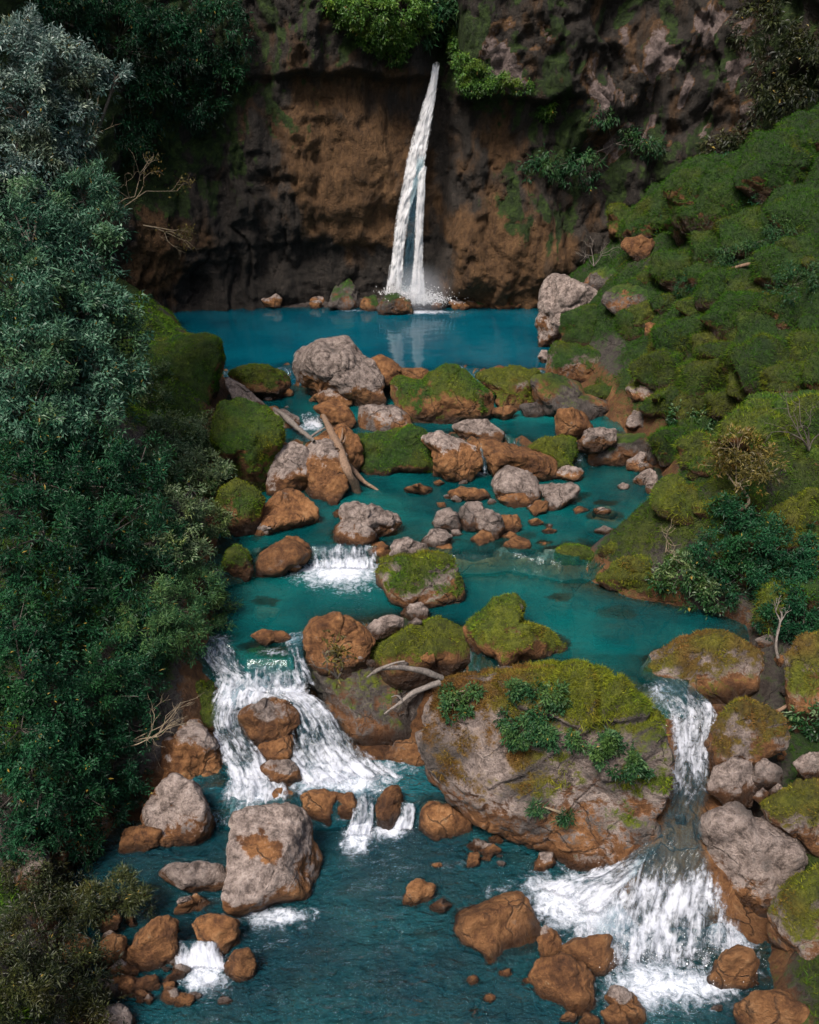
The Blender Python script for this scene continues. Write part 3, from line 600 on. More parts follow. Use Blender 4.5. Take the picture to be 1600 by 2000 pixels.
B('N', 'M', 'g', .4, [(610,1315),(700,1250),(790,1215),(815,1300),(760,1340),(680,1350)], 'yellow-green moss slope behind the flat islet', sub=4)
B('N', 'M', Z3, .45, [(595,1440),(680,1380),(760,1345),(860,1325),(980,1390),(1015,1470),(890,1525),(760,1535),(690,1490)], 'yellow moss point jutting into the fourth pool', sub=5, ext=.3)
B('N', 'M', 'g', .45, [(865,1100),(870,1030),(900,1000),(960,985),(1100,985),(1200,1000),(1240,1060),(1220,1140),(1100,1180),(950,1180),(880,1140)], 'broad olive moss bank right of the third pool', sub=5, ext=.4)
B('N', 'M', 'g', .42, [(1010,975),(1040,930),(1090,905),(1140,905),(1185,950),(1170,1000),(1050,1000)], 'olive moss dome on top of the broad moss bank', sub=4)
B('N', 'M', 'g', .42, [(1250,1300),(1270,1230),(1340,1185),(1420,1200),(1450,1280),(1420,1360),(1300,1360)], 'rounded olive moss lump left of the tall dark moss bank', sub=4)
B('N', 'M', 'g', .40, [(1350,1250),(1365,1130),(1440,1075),(1560,1055),(1680,1070),(1690,1300),(1500,1340),(1390,1320)], 'tall dark moss bank at the right edge', sub=5)
# --- boulders between the fourth pool and the lower river
B('Q', 'o', Z3 - .5, .3, [(595,210),(640,150),(730,108),(820,130),(880,180),(930,250),(910,340),(800,400),(680,390),(610,320)], 'big orange boulder right of the left cascade crest', sub=5)
B('Q', 'P', Z3 + .35, 0, [(898,182),(950,140),(1020,120),(1082,140),(1082,180),(1010,212),(960,224),(920,212)], 'larger of the white stones on the orange boulder', 'stone')
B('Q', 'P', Z3 + .1, 0, [(1058,118),(1110,75),(1160,68),(1202,105),(1192,142),(1120,145)], 'white stone at the back beside the fourth pool', 'stone')
B('Q', 'P', Z3 + .3, 0, [(1098,168),(1140,140),(1172,155),(1155,185),(1115,188)], 'smallest white stone between the two larger ones', 'stone', sub=3)
B('Q', 'm', Z3 - .6, .42, [(915,350),(960,260),(1040,225),(1120,190),(1250,150),(1330,180),(1440,240),(1450,330),(1290,380),(1240,430),(1100,420),(960,420)], 'wide boulder patched with yellow-green moss behind the giant boulder', sub=5)
B('F', 'm', Z3 - .1, .38, [(905,1225),(945,1190),(965,1168),(1005,1163),(1025,1180),(1012,1210),(1060,1222),(1112,1265),(1085,1300),(980,1305),(915,1265)], 'yellow moss-covered rock at the lip of the fourth pool', sub=5, ext=.3)
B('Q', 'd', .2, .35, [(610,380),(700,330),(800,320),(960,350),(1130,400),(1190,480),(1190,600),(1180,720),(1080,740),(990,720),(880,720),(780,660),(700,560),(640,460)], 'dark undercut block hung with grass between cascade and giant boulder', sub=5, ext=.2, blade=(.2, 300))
B('Q', 'o', .9, 0, [(275,610),(320,570),(430,528),(520,540),(572,590),(582,640),(530,692),(460,720),(380,750),(300,705)], 'large smooth brown boulder splitting the left cascade', sub=5)
B('Q', 'o', .55, 0, [(365,770),(440,715),(540,700),(545,780),(520,840),(460,850),(385,850)], 'brown stone below the boulder that splits the cascade', 'stone', sub=4)
B('Q', 'o', .5, 0, [(385,860),(440,820),(530,825),(570,860),(597,910),(550,945),(450,920)], 'low wet brown stone at the foot of the split cascade', 'stone', sub=4)
B('Q', 'o', 0, 0, [(352,1020),(420,960),(500,948),(570,978),(585,1060),(560,1110),(470,1110),(370,1080)], 'brown stone wedged behind the big pale block', 'stone', sub=4)
B('Q', 'o', .22, 0, [(575,1000),(620,970),(700,962),(765,980),(770,1050),(740,1110),(640,1110),(585,1090)], 'wet brown sill stone right of the big pale block', 'stone', sub=4, blocky=.2)
B('Q', 'o', .22, 0, [(755,985),(830,983),(865,1030),(845,1100),(770,1100)], 'narrow wet sill stone left of the chute', 'stone', sub=4)
B('Q', 'o', .22, 0, [(945,1040),(990,960),(1050,943),(1073,990),(1065,1060),(1020,1132),(950,1120)], 'upright orange sill stone right of the chute', 'stone', sub=4)
B('Q', 'o', .35, 0, [(988,805),(1040,740),(1100,728),(1172,760),(1190,830),(1120,872),(1020,862)], 'orange boulder in the shade of the undercut block', sub=4)
B('Q', 'o', 0, 0, [(1122,1105),(1160,1040),(1210,1018),(1290,1040),(1400,1120),(1390,1195),(1250,1205),(1150,1182)], 'brown boulder tucked under the left end of the giant boulder', sub=4)
B('Q', 'B', 0, 0, [(218,1450),(235,1300),(262,1130),(285,1085),(340,1062),(430,1043),(560,1048),(615,1090),(645,1190),(688,1290),(682,1345),(620,1480),(500,1532),(380,1558),(250,1512)], 'big flat-topped pale block with a brown patch in the lower river', sub=5, ang=16, ext=.15, blocky=.12, seed=12, patch=(520, 1660, 40, 36))
B('Q', 'o', Z3, 0, [(338,225),(400,198),(500,204),(545,232),(510,262),(420,268)], 'flat orange stone parting the water at the cascade crest', 'stone', sub=4)
B('Q', 'd', Z3 - .7, 0, [(280,310),(340,285),(430,290),(540,330),(570,390),(560,430),(420,440),(320,420)], 'water-worn brown sill at the crest of the left cascade', 'rock_ledge', sub=4)
# --- left shore, lower river
B('R', 'm', .3, .25, [(600,330),(640,180),(720,130),(790,150),(850,200),(888,260),(870,330),(830,380),(720,420),(640,400)], 'orange rock wall with moss at the upper left of the cascade', sub=5, rough=1.4, ext=.3)
B('R', 'o', .1, .2, [(560,520),(620,400),(700,340),(770,320),(840,400),(880,480),(895,560),(850,600),(760,580),(640,580)], 'steep orange rock wall left of the cascade', sub=5, rough=1.5, ext=.3)
B('R', 'o', 0, 0, [(790,620),(830,555),(890,540),(895,600),(850,640),(800,640)], 'brown stone at the foot of the orange wall', 'stone', sub=3)
B('R', 'p', 0, 0, [(556,650),(600,580),(680,522),(760,550),(800,630),(838,700),(832,755),(780,795),(690,803),(600,755),(558,710)], 'grey-topped orange boulder left of the big pale block', sub=5)
B('R', 'o', 0, 0, [(458,832),(480,740),(560,723),(632,742),(622,792),(540,828)], 'brown stone left of the grey-topped boulder', 'stone', sub=4)
B('R', 'p', 0, 0, [(612,908),(660,875),(780,866),(872,880),(888,930),(862,982),(800,988),(640,934)], 'flat two-toned stone touching the big pale block', 'stone', sub=4)
B('R', 'o', 0, 0, [(676,1062),(700,1010),(760,993),(832,1030),(850,1065),(780,1075)], 'orange stone below the flat two-toned stone', 'stone', sub=4)
B('R', 'o', 0, 0, [(750,1110),(780,1080),(850,1068),(930,1100),(940,1170),(905,1232),(840,1225),(780,1165)], 'wet brown boulder above the small lower-left spill', 'stone', sub=4)
B('R', 'o', 0, 0, [(872,1275),(920,1210),(970,1203),(1004,1260),(992,1312),(940,1332),(895,1305)], 'angular orange stone right of the small lower-left spill', 'stone', sub=4, ang=18)
B('R', 'o', 0, 0, [(470,1260),(530,1150),(600,1090),(660,1073),(704,1100),(690,1160),(694,1230),(620,1268),(540,1288)], 'pointed orange boulder left of the small lower-left spill', sub=4, ang=16)
B('R', 'o', .1, 0, [(380,1245),(390,1180),(440,1143),(492,1160),(485,1230),(430,1275)], 'round orange boulder beside the pointed one', 'stone', sub=4)
B('R', 'o', .3, 0, [(240,1210),(300,1150),(352,1170),(356,1260),(290,1290)], 'dim orange boulder among the lower-left bushes', 'stone', sub=4)
B('R', 'o', .25, .3, [(360,1110),(390,1065),(450,1055),(480,1090),(460,1125),(400,1130)], 'small brown stone under the lower-left fern bush', 'stone', sub=3)
B('R', 'o', 0, 0, [(395,1365),(430,1310),(540,1320),(620,1308),(630,1360),(560,1394),(450,1394)], 'long low orange stone near the lower-left corner', 'stone', sub=4)
B('R', 'o', 0, 0, [(420,1285),(470,1248),(545,1290),(525,1320),(440,1315)], 'small orange stone above the long low one', 'stone', sub=3)
B('R', 'o', 0, 0, [(650,1315),(690,1283),(724,1300),(712,1338),(660,1338)], 'small dark stone at the left of the lower-left spill', 'stone', sub=3)
B('R', 'o', 0, 0, [(615,1405),(650,1358),(692,1358),(704,1402),(650,1424)], 'small orange stone below the lower-left spill', 'stone', sub=3)
B('R', 'o', 0, 0, [(672,1412),(720,1378),(764,1390),(742,1430)], 'low orange stone nearest the bottom of the lower-left spill', 'stone', sub=3)
B('R', 'o', 0, 0, [(560,1405),(580,1382),(600,1400),(585,1424)], 'tiny orange pebble beside the long low stone', 'stone', sub=3)
B('R', 'p', 0, 0, [(355,1480),(400,1430),(470,1422),(530,1480),(530,1530),(380,1530)], 'orange stone with a pale chip at the lower-left edge', 'stone', sub=4)
B('R', 'k', .4, .2, [(30,1000),(28,900),(80,800),(150,795),(207,880),(210,970),(130,1010)], 'grey boulder in shadow at the left edge', sub=4)
B('R', 'o', .2, .2, [(185,880),(200,800),(230,758),(278,830),(235,910)], 'dim brown stone right of the shadowed grey boulder', 'stone', sub=4)
# --- right half, lower river
gb = B('S', 'G', 0, .5, [(60,400),(55,220),(120,140),(250,95),(420,80),(560,110),(700,140),(790,180),(850,220),(925,260),(962,340),(970,450),(972,590),(952,680),(880,780),(815,850),(755,884),(660,858),(570,780),(450,735),(330,700),(250,660),(170,590),(100,530)], 'giant grey boulder crowned with moss and shrubs', sub=6, ext=.10, rough=1.5, seed=5, depth=.64, blocky=.12, blade=(.12, 2600), mhfun=lambda P, N: np.clip(.95 - .16 * (P[:, 0] - 1.0) + .35 * fbm(P * .9, 2, 4), .3, 1))
B('S', 'o', 0, 0, [(158,1125),(180,1080),(250,1040),(330,1010),(440,983),(500,1090),(540,1125),(545,1200),(520,1255),(400,1255),(270,1215),(180,1185)], 'large smooth reddish boulder left of the fan cascade', sub=5, ang=16, rough=.7)
B('S', 'o', 0, 0, [(500,1170),(530,1110),(585,1150),(594,1200),(560,1260),(515,1255)], 'dark red stone joined to the large reddish boulder', 'stone', sub=4)
B('S', 'o', 0, 0, [(590,1195),(650,1165),(770,1148),(832,1190),(848,1270),(790,1314),(700,1304),(610,1265)], 'smooth wet brown boulder at the foot of the fan cascade', sub=4, rough=.7)
B('S', 'o', 0, 0, [(463,1315),(520,1240),(600,1223),(670,1260),(722,1320),(738,1400),(700,1455),(580,1450),(490,1405)], 'rough red-brown boulder at the bottom centre', sub=5, ang=14)
B('S', 'o', 0, 0, [(763,1392),(800,1343),(870,1380),(922,1440),(924,1484),(870,1498),(800,1435)], 'oblong orange stone right of the rough red-brown boulder', 'stone', sub=4)
B('S', 'o', 0, 0, [(752,1450),(800,1420),(860,1460),(880,1530),(760,1530)], 'orange stone cut by the bottom edge', 'stone', sub=4)
B('S', 'o', 0, 0, [(1168,1315),(1220,1220),(1280,1188),(1340,1210),(1368,1270),(1332,1334),(1240,1364)], 'wet ochre boulder right of the fan cascade foam', sub=4)
B('S', 'o', 0, 0, [(1268,1425),(1330,1370),(1440,1368),(1530,1420),(1640,1500),(1600,1560),(1300,1550)], 'flat reddish boulder in the bottom right corner', sub=4)
B('S', 'g', .1, .2, [(1125,730),(1200,660),(1290,638),(1350,690),(1450,730),(1535,780),(1565,860),(1510,940),(1400,1048),(1300,1048),(1225,985),(1185,890),(1148,805)], 'rugged grey boulder right of the fan cascade', sub=5, rough=1.4, ang=8)
B('S', 'q', .9, .65, [(1362,650),(1450,590),(1520,560),(1600,540),(1680,570),(1680,860),(1570,830),(1490,740),(1400,700)], 'lichen-patched boulder behind the rugged grey one', sub=5)
B('S', 'b', .2, .6, [(1395,1085),(1440,980),(1520,910),(1600,880),(1690,910),(1690,1330),(1570,1310),(1480,1240),(1415,1160)], 'dark mossy boulder at the right edge', sub=5)
B('S', 'g', 1.4, 0, [(1165,575),(1190,500),(1250,458),(1332,470),(1364,570),(1332,625),(1240,625)], 'rounded grey-brown stone beside the upper chute', 'stone', sub=4)
B('S', 'g', 1.5, 0, [(1332,525),(1380,453),(1454,510),(1455,555),(1390,576),(1350,565)], 'grey stone right of the rounded grey-brown one', 'stone', sub=4)
B('S', 'b', 1.7, .78, [(1128,435),(1180,340),(1240,260),(1310,228),(1400,260),(1480,330),(1465,405),(1380,450),(1300,465),(1200,500),(1150,500)], 'boulder with a rusty moss crown above the upper chute', sub=5)
B('S', 'b', Z3 - .5, .75, [(870,140),(960,60),(1050,5),(1120,-30),(1230,-35),(1345,20),(1396,100),(1398,190),(1300,235),(1200,220),(1080,205),(980,175)], 'broad pale boulder with brown grass at the right cascade crest', sub=5, ext=.3)
B('S', 'b', Z3 - .3, .72, [(1480,220),(1465,60),(1540,-15),(1690,-40),(1690,300),(1540,290)], 'mossy boulder cut by the right edge above the chute', sub=5)
B('S', 'g', 1.8, 0, [(1498,480),(1560,440),(1660,440),(1660,530),(1540,540)], 'grey stone at the right edge', 'stone', sub=4)
B('S', 'o', 1.3, 0, [(1340,615),(1380,575),(1404,600),(1384,645)], 'small orange stone among the grey stones by the chute', 'stone', sub=3)
B('S', 'P', 1.35, 0, [(1398,592),(1440,558),(1464,580),(1422,610)], 'small white stone among the grey stones by the chute', 'stone', sub=3)
B('S', 'o', 0, 0, [(-30,1020),(0,950),(40,935),(102,960),(85,1005),(30,1034)], 'rough orange rock in midstream below the giant boulder', 'stone', sub=4, rough=1.5)
B('S', 'o', 0, 0, [(72,1042),(130,1008),(168,1035),(145,1064),(90,1064)], 'small orange stone beside the midstream rock', 'stone', sub=3)
B('S', 'o', 0, 0, [(218,805),(260,773),(302,790),(285,830),(230,825)], 'upper small stone under the giant boulder', 'stone', sub=3)
B('S', 'o', 0, 0, [(270,825),(330,798),(364,820),(300,855)], 'right small stone under the giant boulder', 'stone', sub=3)
B('S', 'o', 0, 0, [(216,890),(235,828),(272,830),(275,872)], 'left small stone under the giant boulder', 'stone', sub=3)
B('S', 'o', 0, 0, [(472,895),(510,833),(562,828),(574,870),(520,910)], 'brown stone alone in the shadow of the giant boulder', 'stone', sub=3)
B('S', 'o', 0, 0, [(582,1480),(620,1448),(654,1465),(644,1494)], 'left of two pebbles at the bottom edge', 'stone', sub=3)
B('S', 'o', 0, 0, [(652,1500),(690,1452),(744,1480),(746,1520)], 'right of two pebbles at the bottom edge', 'stone', sub=3)
B('S', 'o', .1, 0, [(1515,1370),(1580,1328),(1680,1340),(1680,1400),(1550,1400)], 'dim brown stone at the right edge near the bottom', 'stone', sub=4)
# --- left bank block
B('F', 'M', Z1 + .6, .1, [(285,690),(300,665),(345,652),(400,652),(432,660),(436,700),(425,745),(405,790),(385,800),(350,760),(310,730)], 'square grassy rock shoulder on the left of the top pool', sub=5, blocky=.25, ext=.25)

# --- foot of the cliff
B('F', 'd', Z0, 0, [(735,598),(752,580),(775,572),(803,586),(806,606),(770,615),(742,612)], 'dark wet rock at the foot of the waterfall', 'rock', sub=4)
B('F', 'd', Z0, 0, [(640,590),(655,562),(680,545),(700,570),(705,598),(670,606)], 'pointed dark rock left of the waterfall foot', 'rock', sub=4)
B('F', 'd', Z0, 0, [(700,598),(712,580),(735,576),(742,600),(720,608)], 'small dark rock between the pointed rock and the waterfall', 'rock', sub=3)
rg = np.random.default_rng(4)
def round_poly(cx, cy, w, h, rng, n=9):
    a = np.sort(rng.uniform(0, 2 * np.pi, n) * .25 + np.arange(n) / n * 2 * np.pi); r = rng.uniform(.78, 1.1, n)
    return [(cx + math.cos(t) * w / 2 * k, cy + math.sin(t) * h / 2 * k) for t, k in zip(a, r)]
for k in range(46):
    x = rg.uniform(335, 640) if k < 24 else rg.uniform(850, 1045)
    w = rg.uniform(12, 46); y = 604 - rg.uniform(0, 16) + (4 if x > 850 else 0)
    B('F', 'o' if rg.random() < .7 else 'd', Z0 - .05, 0, round_poly(x, y - w * .3, w, w * rg.uniform(.55, .8), rg), 'brown stone in the rubble along the cliff foot' if x < 700 else 'brown stone in the rubble right of the waterfall', 'stone', sub=2, group='rubble along the cliff foot', seed=k)
# --- moss-grown lumps and pale stones of the right hillside
def hill(px, py, w, h, style, mh, label, name, group, seed, sub=4, **kw):
    g = ground(px, py + h * .45)
    B('F', style, g[2] - .05, mh, round_poly(px, py, w, h, np.random.default_rng(seed)), label, name, sub=sub, group=group, seed=seed, ext=.5, **kw)
rg = np.random.default_rng(9)
def right_edge(y):   # left limit of the hillside in the picture
    return np.interp(y, [380, 450, 520, 600, 700, 780, 860, 950, 1050, 1150, 1250], [1330, 1240, 1180, 1170, 1200, 1260, 1290, 1330, 1300, 1330, 1450])
MH = rg.uniform(.0, .38, 70)
def hill_label(x, y, w, k):
    hue = 'dark green' if MH[k] < .15 else 'olive green' if MH[k] < .28 else 'yellowish'
    size = 'small' if w < 75 else 'middling' if w < 110 else 'large'
    row = 'high on the right hillside' if y < 560 else 'halfway up the right hillside' if y < 740 else 'low on the right hillside' if y < 930 else 'beside the dark shrubs of the right bank'
    side = ' at the edge' if x > 1540 else ' towards the water' if x < right_edge(y) + 120 else ''
    return f'{size} {hue} mossy boulder {row}{side}'
for k in range(70):
    y = rg.uniform(430, 1150) if k < 55 else rg.uniform(880, 1200); x = rg.uniform(right_edge(y) + 40, 1640)
    w = rg.uniform(50, 130) * (.5 + y / 1600); h = w * rg.uniform(.45, .7)
    hill(x, y, w, h, 'M', MH[k], hill_label(x, y, w, k), 'boulder', 'moss-covered boulders of the right hillside', 300 + k, blade=(.14, 420))
for k in range(26):
    y = rg.uniform(450, 900) if k < 34 else rg.uniform(700, 1000); x = right_edge(y) + 20 + rg.exponential(120)
    if x > 1590: continue
    w = rg.uniform(16, 50); sty = 'p' if rg.random() < .5 else 'o'; hill(x, y, w, w * .65, sty, .2, f"{'small' if w < 33 else 'larger'} {'pale' if sty == 'p' else 'brown'} bare stone {'high on' if y < 600 else 'halfway up' if y < 760 else 'low on'} the right hillside", 'stone', 'bare stones of the right hillside', 500 + k, sub=3)

for k, (x, y, w) in enumerate([(885, 1076, 30), (912, 1082, 22), (945, 1072, 34), (975, 1078, 24), (1000, 1070, 30), (1030, 1074, 36), (1062, 1082, 30), (1085, 1092, 30), (1108, 1084, 34), (1135, 1078, 30), (860, 1082, 24), (1015, 1084, 18)]):
    B('F', 'o' if k % 3 else 'p', Z3, 0, round_poly(x, y, w, w * .6, rg), 'small stone of the sill between third and fourth pool', 'stone', group='stones of the sill between third and fourth pool', seed=620 + k)

# --- rock outcrops along the crest of the hillside and by the right shore
for k, (x, y, w, h, st, mh, lb) in enumerate([
    (1085, 515, 110, 95, 'o', .2, 'brown hummock of rock between cliff and hillside'), (1150, 465, 120, 95, 'k', .2, 'grey-brown hummock on the crest beside the dead twigs'),
    (1215, 430, 95, 75, 'm', .25, 'mossy brown hummock on the hillside crest'), (1250, 480, 70, 50, 'o', .2, 'bare brown outcrop below the hillside crest'),
    (1230, 582, 120, 70, 'd', .15, 'dark square rock half buried behind the white pinnacle'), (1300, 590, 60, 46, 'M', .1, 'green mossy knob beside the dark half-buried rock'),
    (1180, 545, 90, 50, 'd', .1, 'dark rock slope above the white pinnacle'), (1345, 440, 110, 60, 'M', .08, 'dark moss hump under the scrub patch'),
    (1450, 330, 120, 70, 'M', .05, 'dark moss hump high beside the cliff creepers'), (1545, 300, 130, 80, 'M', .05, 'dark moss hump at the upper right edge'),
    (1500, 640, 150, 80, 'M', .12, 'long green moss ridge halfway up the right hillside'), (1420, 700, 140, 70, 'M', .2, 'long olive moss ridge below the green one'), (1560, 740, 150, 90, 'M', .25, 'large moss ridge near the grey leafless bush'), (1440, 790, 130, 70, 'M', .3, 'yellow-green moss ridge above the golden tree')]):
    hill(x, y, w, h, st, mh, lb, 'boulder', None, 800 + k, blade=(.16, 500))
for k, (x, y, w, z) in enumerate([(1500, 1255, 50, 1.9), (1530, 1290, 44, 1.8), (1480, 1300, 36, 1.9), (1515, 1330, 40, 1.8), (1545, 1350, 50, 1.8), (1560, 1420, 44, 1.8), (1505, 1440, 40, 1.6), (1540, 1475, 36, 1.6), (1580, 1225, 46, 2.3)]):
    hill(x, y, w, w * .65, 'o' if k % 2 else 'k', .2, 'stone in the gully at the right edge above the chute', 'stone', 'stones of the right gully', 850 + k)

# --- small rubble along the shores
RUB = [((640, 1230), (900, 1300), 10, 'pebble among the boulders above the giant boulder', Z3 - .2, 14, 34), ((190, 1790), (480, 1960), 34, 'pebble in the rubble at the lower left shore', 0, 12, 46), ((420, 1040), (620, 1130), 9, 'pebble beside the curtain fall', Z3, 10, 26),
       ((760, 840), (1120, 900), 14, 'pebble on the ledges by the small spout', Z2 + .1, 10, 26), ((860, 940), (1100, 1060), 14, 'pebble around the central stone cluster', Z2 - .05, 10, 26), ((1330, 1480), (1590, 1640), 12, 'pebble among the grey stones beside the upper chute', 1.1, 12, 34), ((840, 1600), (1010, 1700), 10, 'pebble under the overhang of the giant boulder', -.05, 14, 36),
       ((1000, 730), (1260, 800), 16, 'pebble at the foot of the right ledges', Z1 - .05, 10, 30), ((480, 740), (780, 860), 14, 'pebble between the rim boulders and the driftwood', Z1 - .1, 10, 28), ((1380, 1880), (1590, 1990), 12, 'pebble in the lower right corner', 0, 14, 40), ((900, 1840), (1180, 1990), 8, 'pebble beside the rough red-brown boulder', -.05, 14, 34)]
rq = np.random.default_rng(77); kk = 0
for (x0, y0), (x1, y1), n, lb, z, a, b in RUB:
    for _ in range(n):
        w = rq.uniform(a, b); kk += 1
        B('F', rq.choice(['o', 'o', 'p', 'k']), z, .2, round_poly(rq.uniform(x0, x1), rq.uniform(y0, y1), w, w * rq.uniform(.55, .8), rq), lb, 'pebble', cat='stone', group=lb.replace('pebble', 'pebbles'), seed=1000 + kk)

# --- large soft moss mounds that make up the right bank
MND = [(1260, 640, 150, .12), (1340, 660, 170, .05), (1450, 610, 180, .02), (1560, 610, 170, .05), (1400, 740, 170, .2), (1510, 700, 190, .1), (1300, 720, 130, .25), (1590, 680, 160, .15), (1480, 840, 170, .3), (1570, 820, 180, .22), (1370, 880, 130, .35), (1540, 930, 190, .3), (1480, 980, 150, .4), (1590, 1000, 170, .3), (1350, 980, 150, .42), (1420, 560, 150, .03), (1540, 520, 170, .02), (1330, 520, 140, .02), (1250, 560, 110, .05), (1470, 450, 170, .02), (1580, 420, 170, .02), (1380, 480, 130, .03), (1420, 1120, 170, .35), (1530, 1180, 190, .3), (1330, 1150, 130, .4), (1300, 790, 110, .15)]
for k, (x, y, w, mh) in enumerate(MND):
    hue = 'deep green' if mh < .08 else 'fresh green' if mh < .22 else 'olive green' if mh < .36 else 'yellow green'
    row = 'near the top' if y < 540 else 'above the half-mossed boulder' if y < 700 else 'beside the bright green hump' if y < 850 else 'around the golden tree' if y < 1020 else 'over the fourth pool'
    where = 'at the right edge' if x > 1525 else 'towards the water' if x < 1345 else 'in mid-slope'
    sz = 'broad' if w < 165 else 'very broad'
    hill(x, y, w, w * .55, 'M', mh, f'{sz} {hue} moss mound {row} {where}', 'moss_mound', 'broad moss mounds of the right hillside', 900 + k, blade=(.2, 420), cat='moss mound', rough=.8, ang=6)

for k, (x, y, w, h, st, mh, lb) in enumerate([(1275, 425, 150, 110, 'M', .12, 'mossy outcrop breaking the crest above the brown hummock'), (1385, 372, 180, 120, 'M', .08, 'mossy outcrop in the middle of the crest'), (1505, 315, 190, 130, 'M', .05, 'mossy outcrop high on the crest below the creepers'), (1590, 270, 150, 120, 'M', .08, 'mossy outcrop where the crest meets the right edge')]):
    hill(x, y, w, h, st, mh, lb, 'boulder', None, 960 + k, blade=(.18, 450), rough=1.3)

# --- low ledges and blocks that dam the middle steps
for x, y, w, h, z, st, lb in [(985, 742, 120, 52, Z1 + .2, 'o', 'low brown ledge right of the moss-capped hump'), (1042, 800, 64, 34, Z1, 'k', 'flat grey stone in the second pool near the reddish block'), (985, 806, 54, 28, Z1, 'o', 'flat brown stone in the second pool below the low ledge'),
        (655, 778, 96, 44, Z1, 'o', 'flat brown ledge at the foot of the pale rim boulder'), (742, 912, 76, 40, Z2, 'o', 'low brown rock under the mossy shelf'), (1048, 905, 84, 60, Z2, 'o', 'brown rock filling the gap beside the mossy tongue'), (1112, 925, 60, 36, Z2, 'k', 'grey rock at the foot of the dark undercut ledge'),
        (560, 905, 70, 60, Z2 + .2, 'o', 'brown block wedged behind the boulder pair'), (470, 1000, 70, 50, Z2, 'o', 'brown rock at the left shore of the third pool'), (520, 1030, 60, 36, Z2, 'p', 'pale-topped rock below the fan-shaped orange rock'), (860, 1075, 60, 36, Z3 + .2, 'o', 'brown rock on the sill beside the perched pale stone'), (990, 1085, 70, 40, Z3, 'o', 'brown rock on the sill below the central cluster'),
        (1075, 1090, 60, 40, Z3, 'p', 'pale rock on the sill beside the moss islet'), (1250, 905, 60, 40, Z2, 'k', 'grey rock below the bright green hump'), (860, 760, 60, 34, Z1, 'o', 'brown stone left of the square grey-brown block')]:
    B('F', st, z, .2, round_poly(x, y, w, h, rq), lb, 'rock', cat='rock')
# ------------------------------------------------------------------ moss fuzz on the boulders
def blades(V, F, wgt, mh, length, per_m2, seed, cap=60000, width=.010, lean=.5):
    rng = np.random.default_rng(seed); T = tri_of(F)
    a, b, c = V[T[:, 0]], V[T[:, 1]], V[T[:, 2]]
    fn = np.cross(b - a, c - a); ar = np.linalg.norm(fn, axis=1) * .5; fnn = fn / (2 * ar[:, None] + 1e-12)
    w = np.clip((wgt[T].mean(1) - .42) / .2, 0, 1) * ar
    n = int(min(w.sum() * per_m2, cap))
    if n < 20: return None
    i = rng.choice(len(T), n, p=w / w.sum()); u = rng.random((n, 2)); fl = u.sum(1) > 1; u[fl] = 1 - u[fl]
    P = a[i] + (b - a)[i] * u[:, :1] + (c - a)[i] * u[:, 1:]
    nn = fnn[i]; cl = fbm(P * 2.5, 2, seed)
    d = nrm(nn * .75 + np.array([0, 0, .35]) + rng.normal(0, lean, (n, 3)))
    L = length * rng.uniform(.45, 1.25, n) * (1 + .8 * cl)
    sd = nrm(np.cross(d, rng.normal(size=(n, 3))))
    W = width * rng.uniform(.7, 1.5, n)
    P = P - nn * .01
    tip = P + d * L[:, None] - np.array([0, 0, 1]) * (L * .30)[:, None]
    BV = np.stack([P - sd * W[:, None], P + sd * W[:, None], tip], 1).reshape(-1, 3)
    BF = np.arange(n * 3).reshape(-1, 3)
    ti = np.clip(.45 + .35 * cl + rng.normal(0, .18, n), 0, 1)
    m = np.clip(mh[T[i, 0]] + rng.normal(0, .06, n) + .5 * np.maximum(fbm(P * 1.3, 3, seed + 2) - .12, 0), 0, 1)
    return BV, BF, dict(tint=np.repeat(ti, 3), mhue=np.repeat(m, 3))
nb_total = 0
for (o, P, F, moss, mhv, ln, per, seed) in BLADES:
    r = blades(P, F, moss, mhv, ln, per, seed, cap=30000)
    if r is None: continue
    nb_total += len(r[1])
    if P[:, 0].mean() > 7 and P[:, 1].mean() > 26: r[2]['tint'][:] *= .66       # darker moss tint on the hillside
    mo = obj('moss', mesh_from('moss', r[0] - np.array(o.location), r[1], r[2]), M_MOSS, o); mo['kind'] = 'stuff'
# mossy turf of the banks
sel = (TV[TF].mean(1)); keep = (sel[:, 0] > -14) & (sel[:, 0] < 21) & (sel[:, 1] > 8) & (sel[:, 1] < 55)
r = blades(TV, TF[keep], T_ATTR['moss'], T_ATTR['mhue'], .17, 700, 99, cap=330000, width=.013, lean=.6)
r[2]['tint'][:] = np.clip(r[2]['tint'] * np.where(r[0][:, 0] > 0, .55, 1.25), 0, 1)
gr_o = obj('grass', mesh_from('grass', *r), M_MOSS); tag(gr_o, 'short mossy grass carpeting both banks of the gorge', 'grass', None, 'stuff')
print('BLADES', nb_total, len(r[1]))

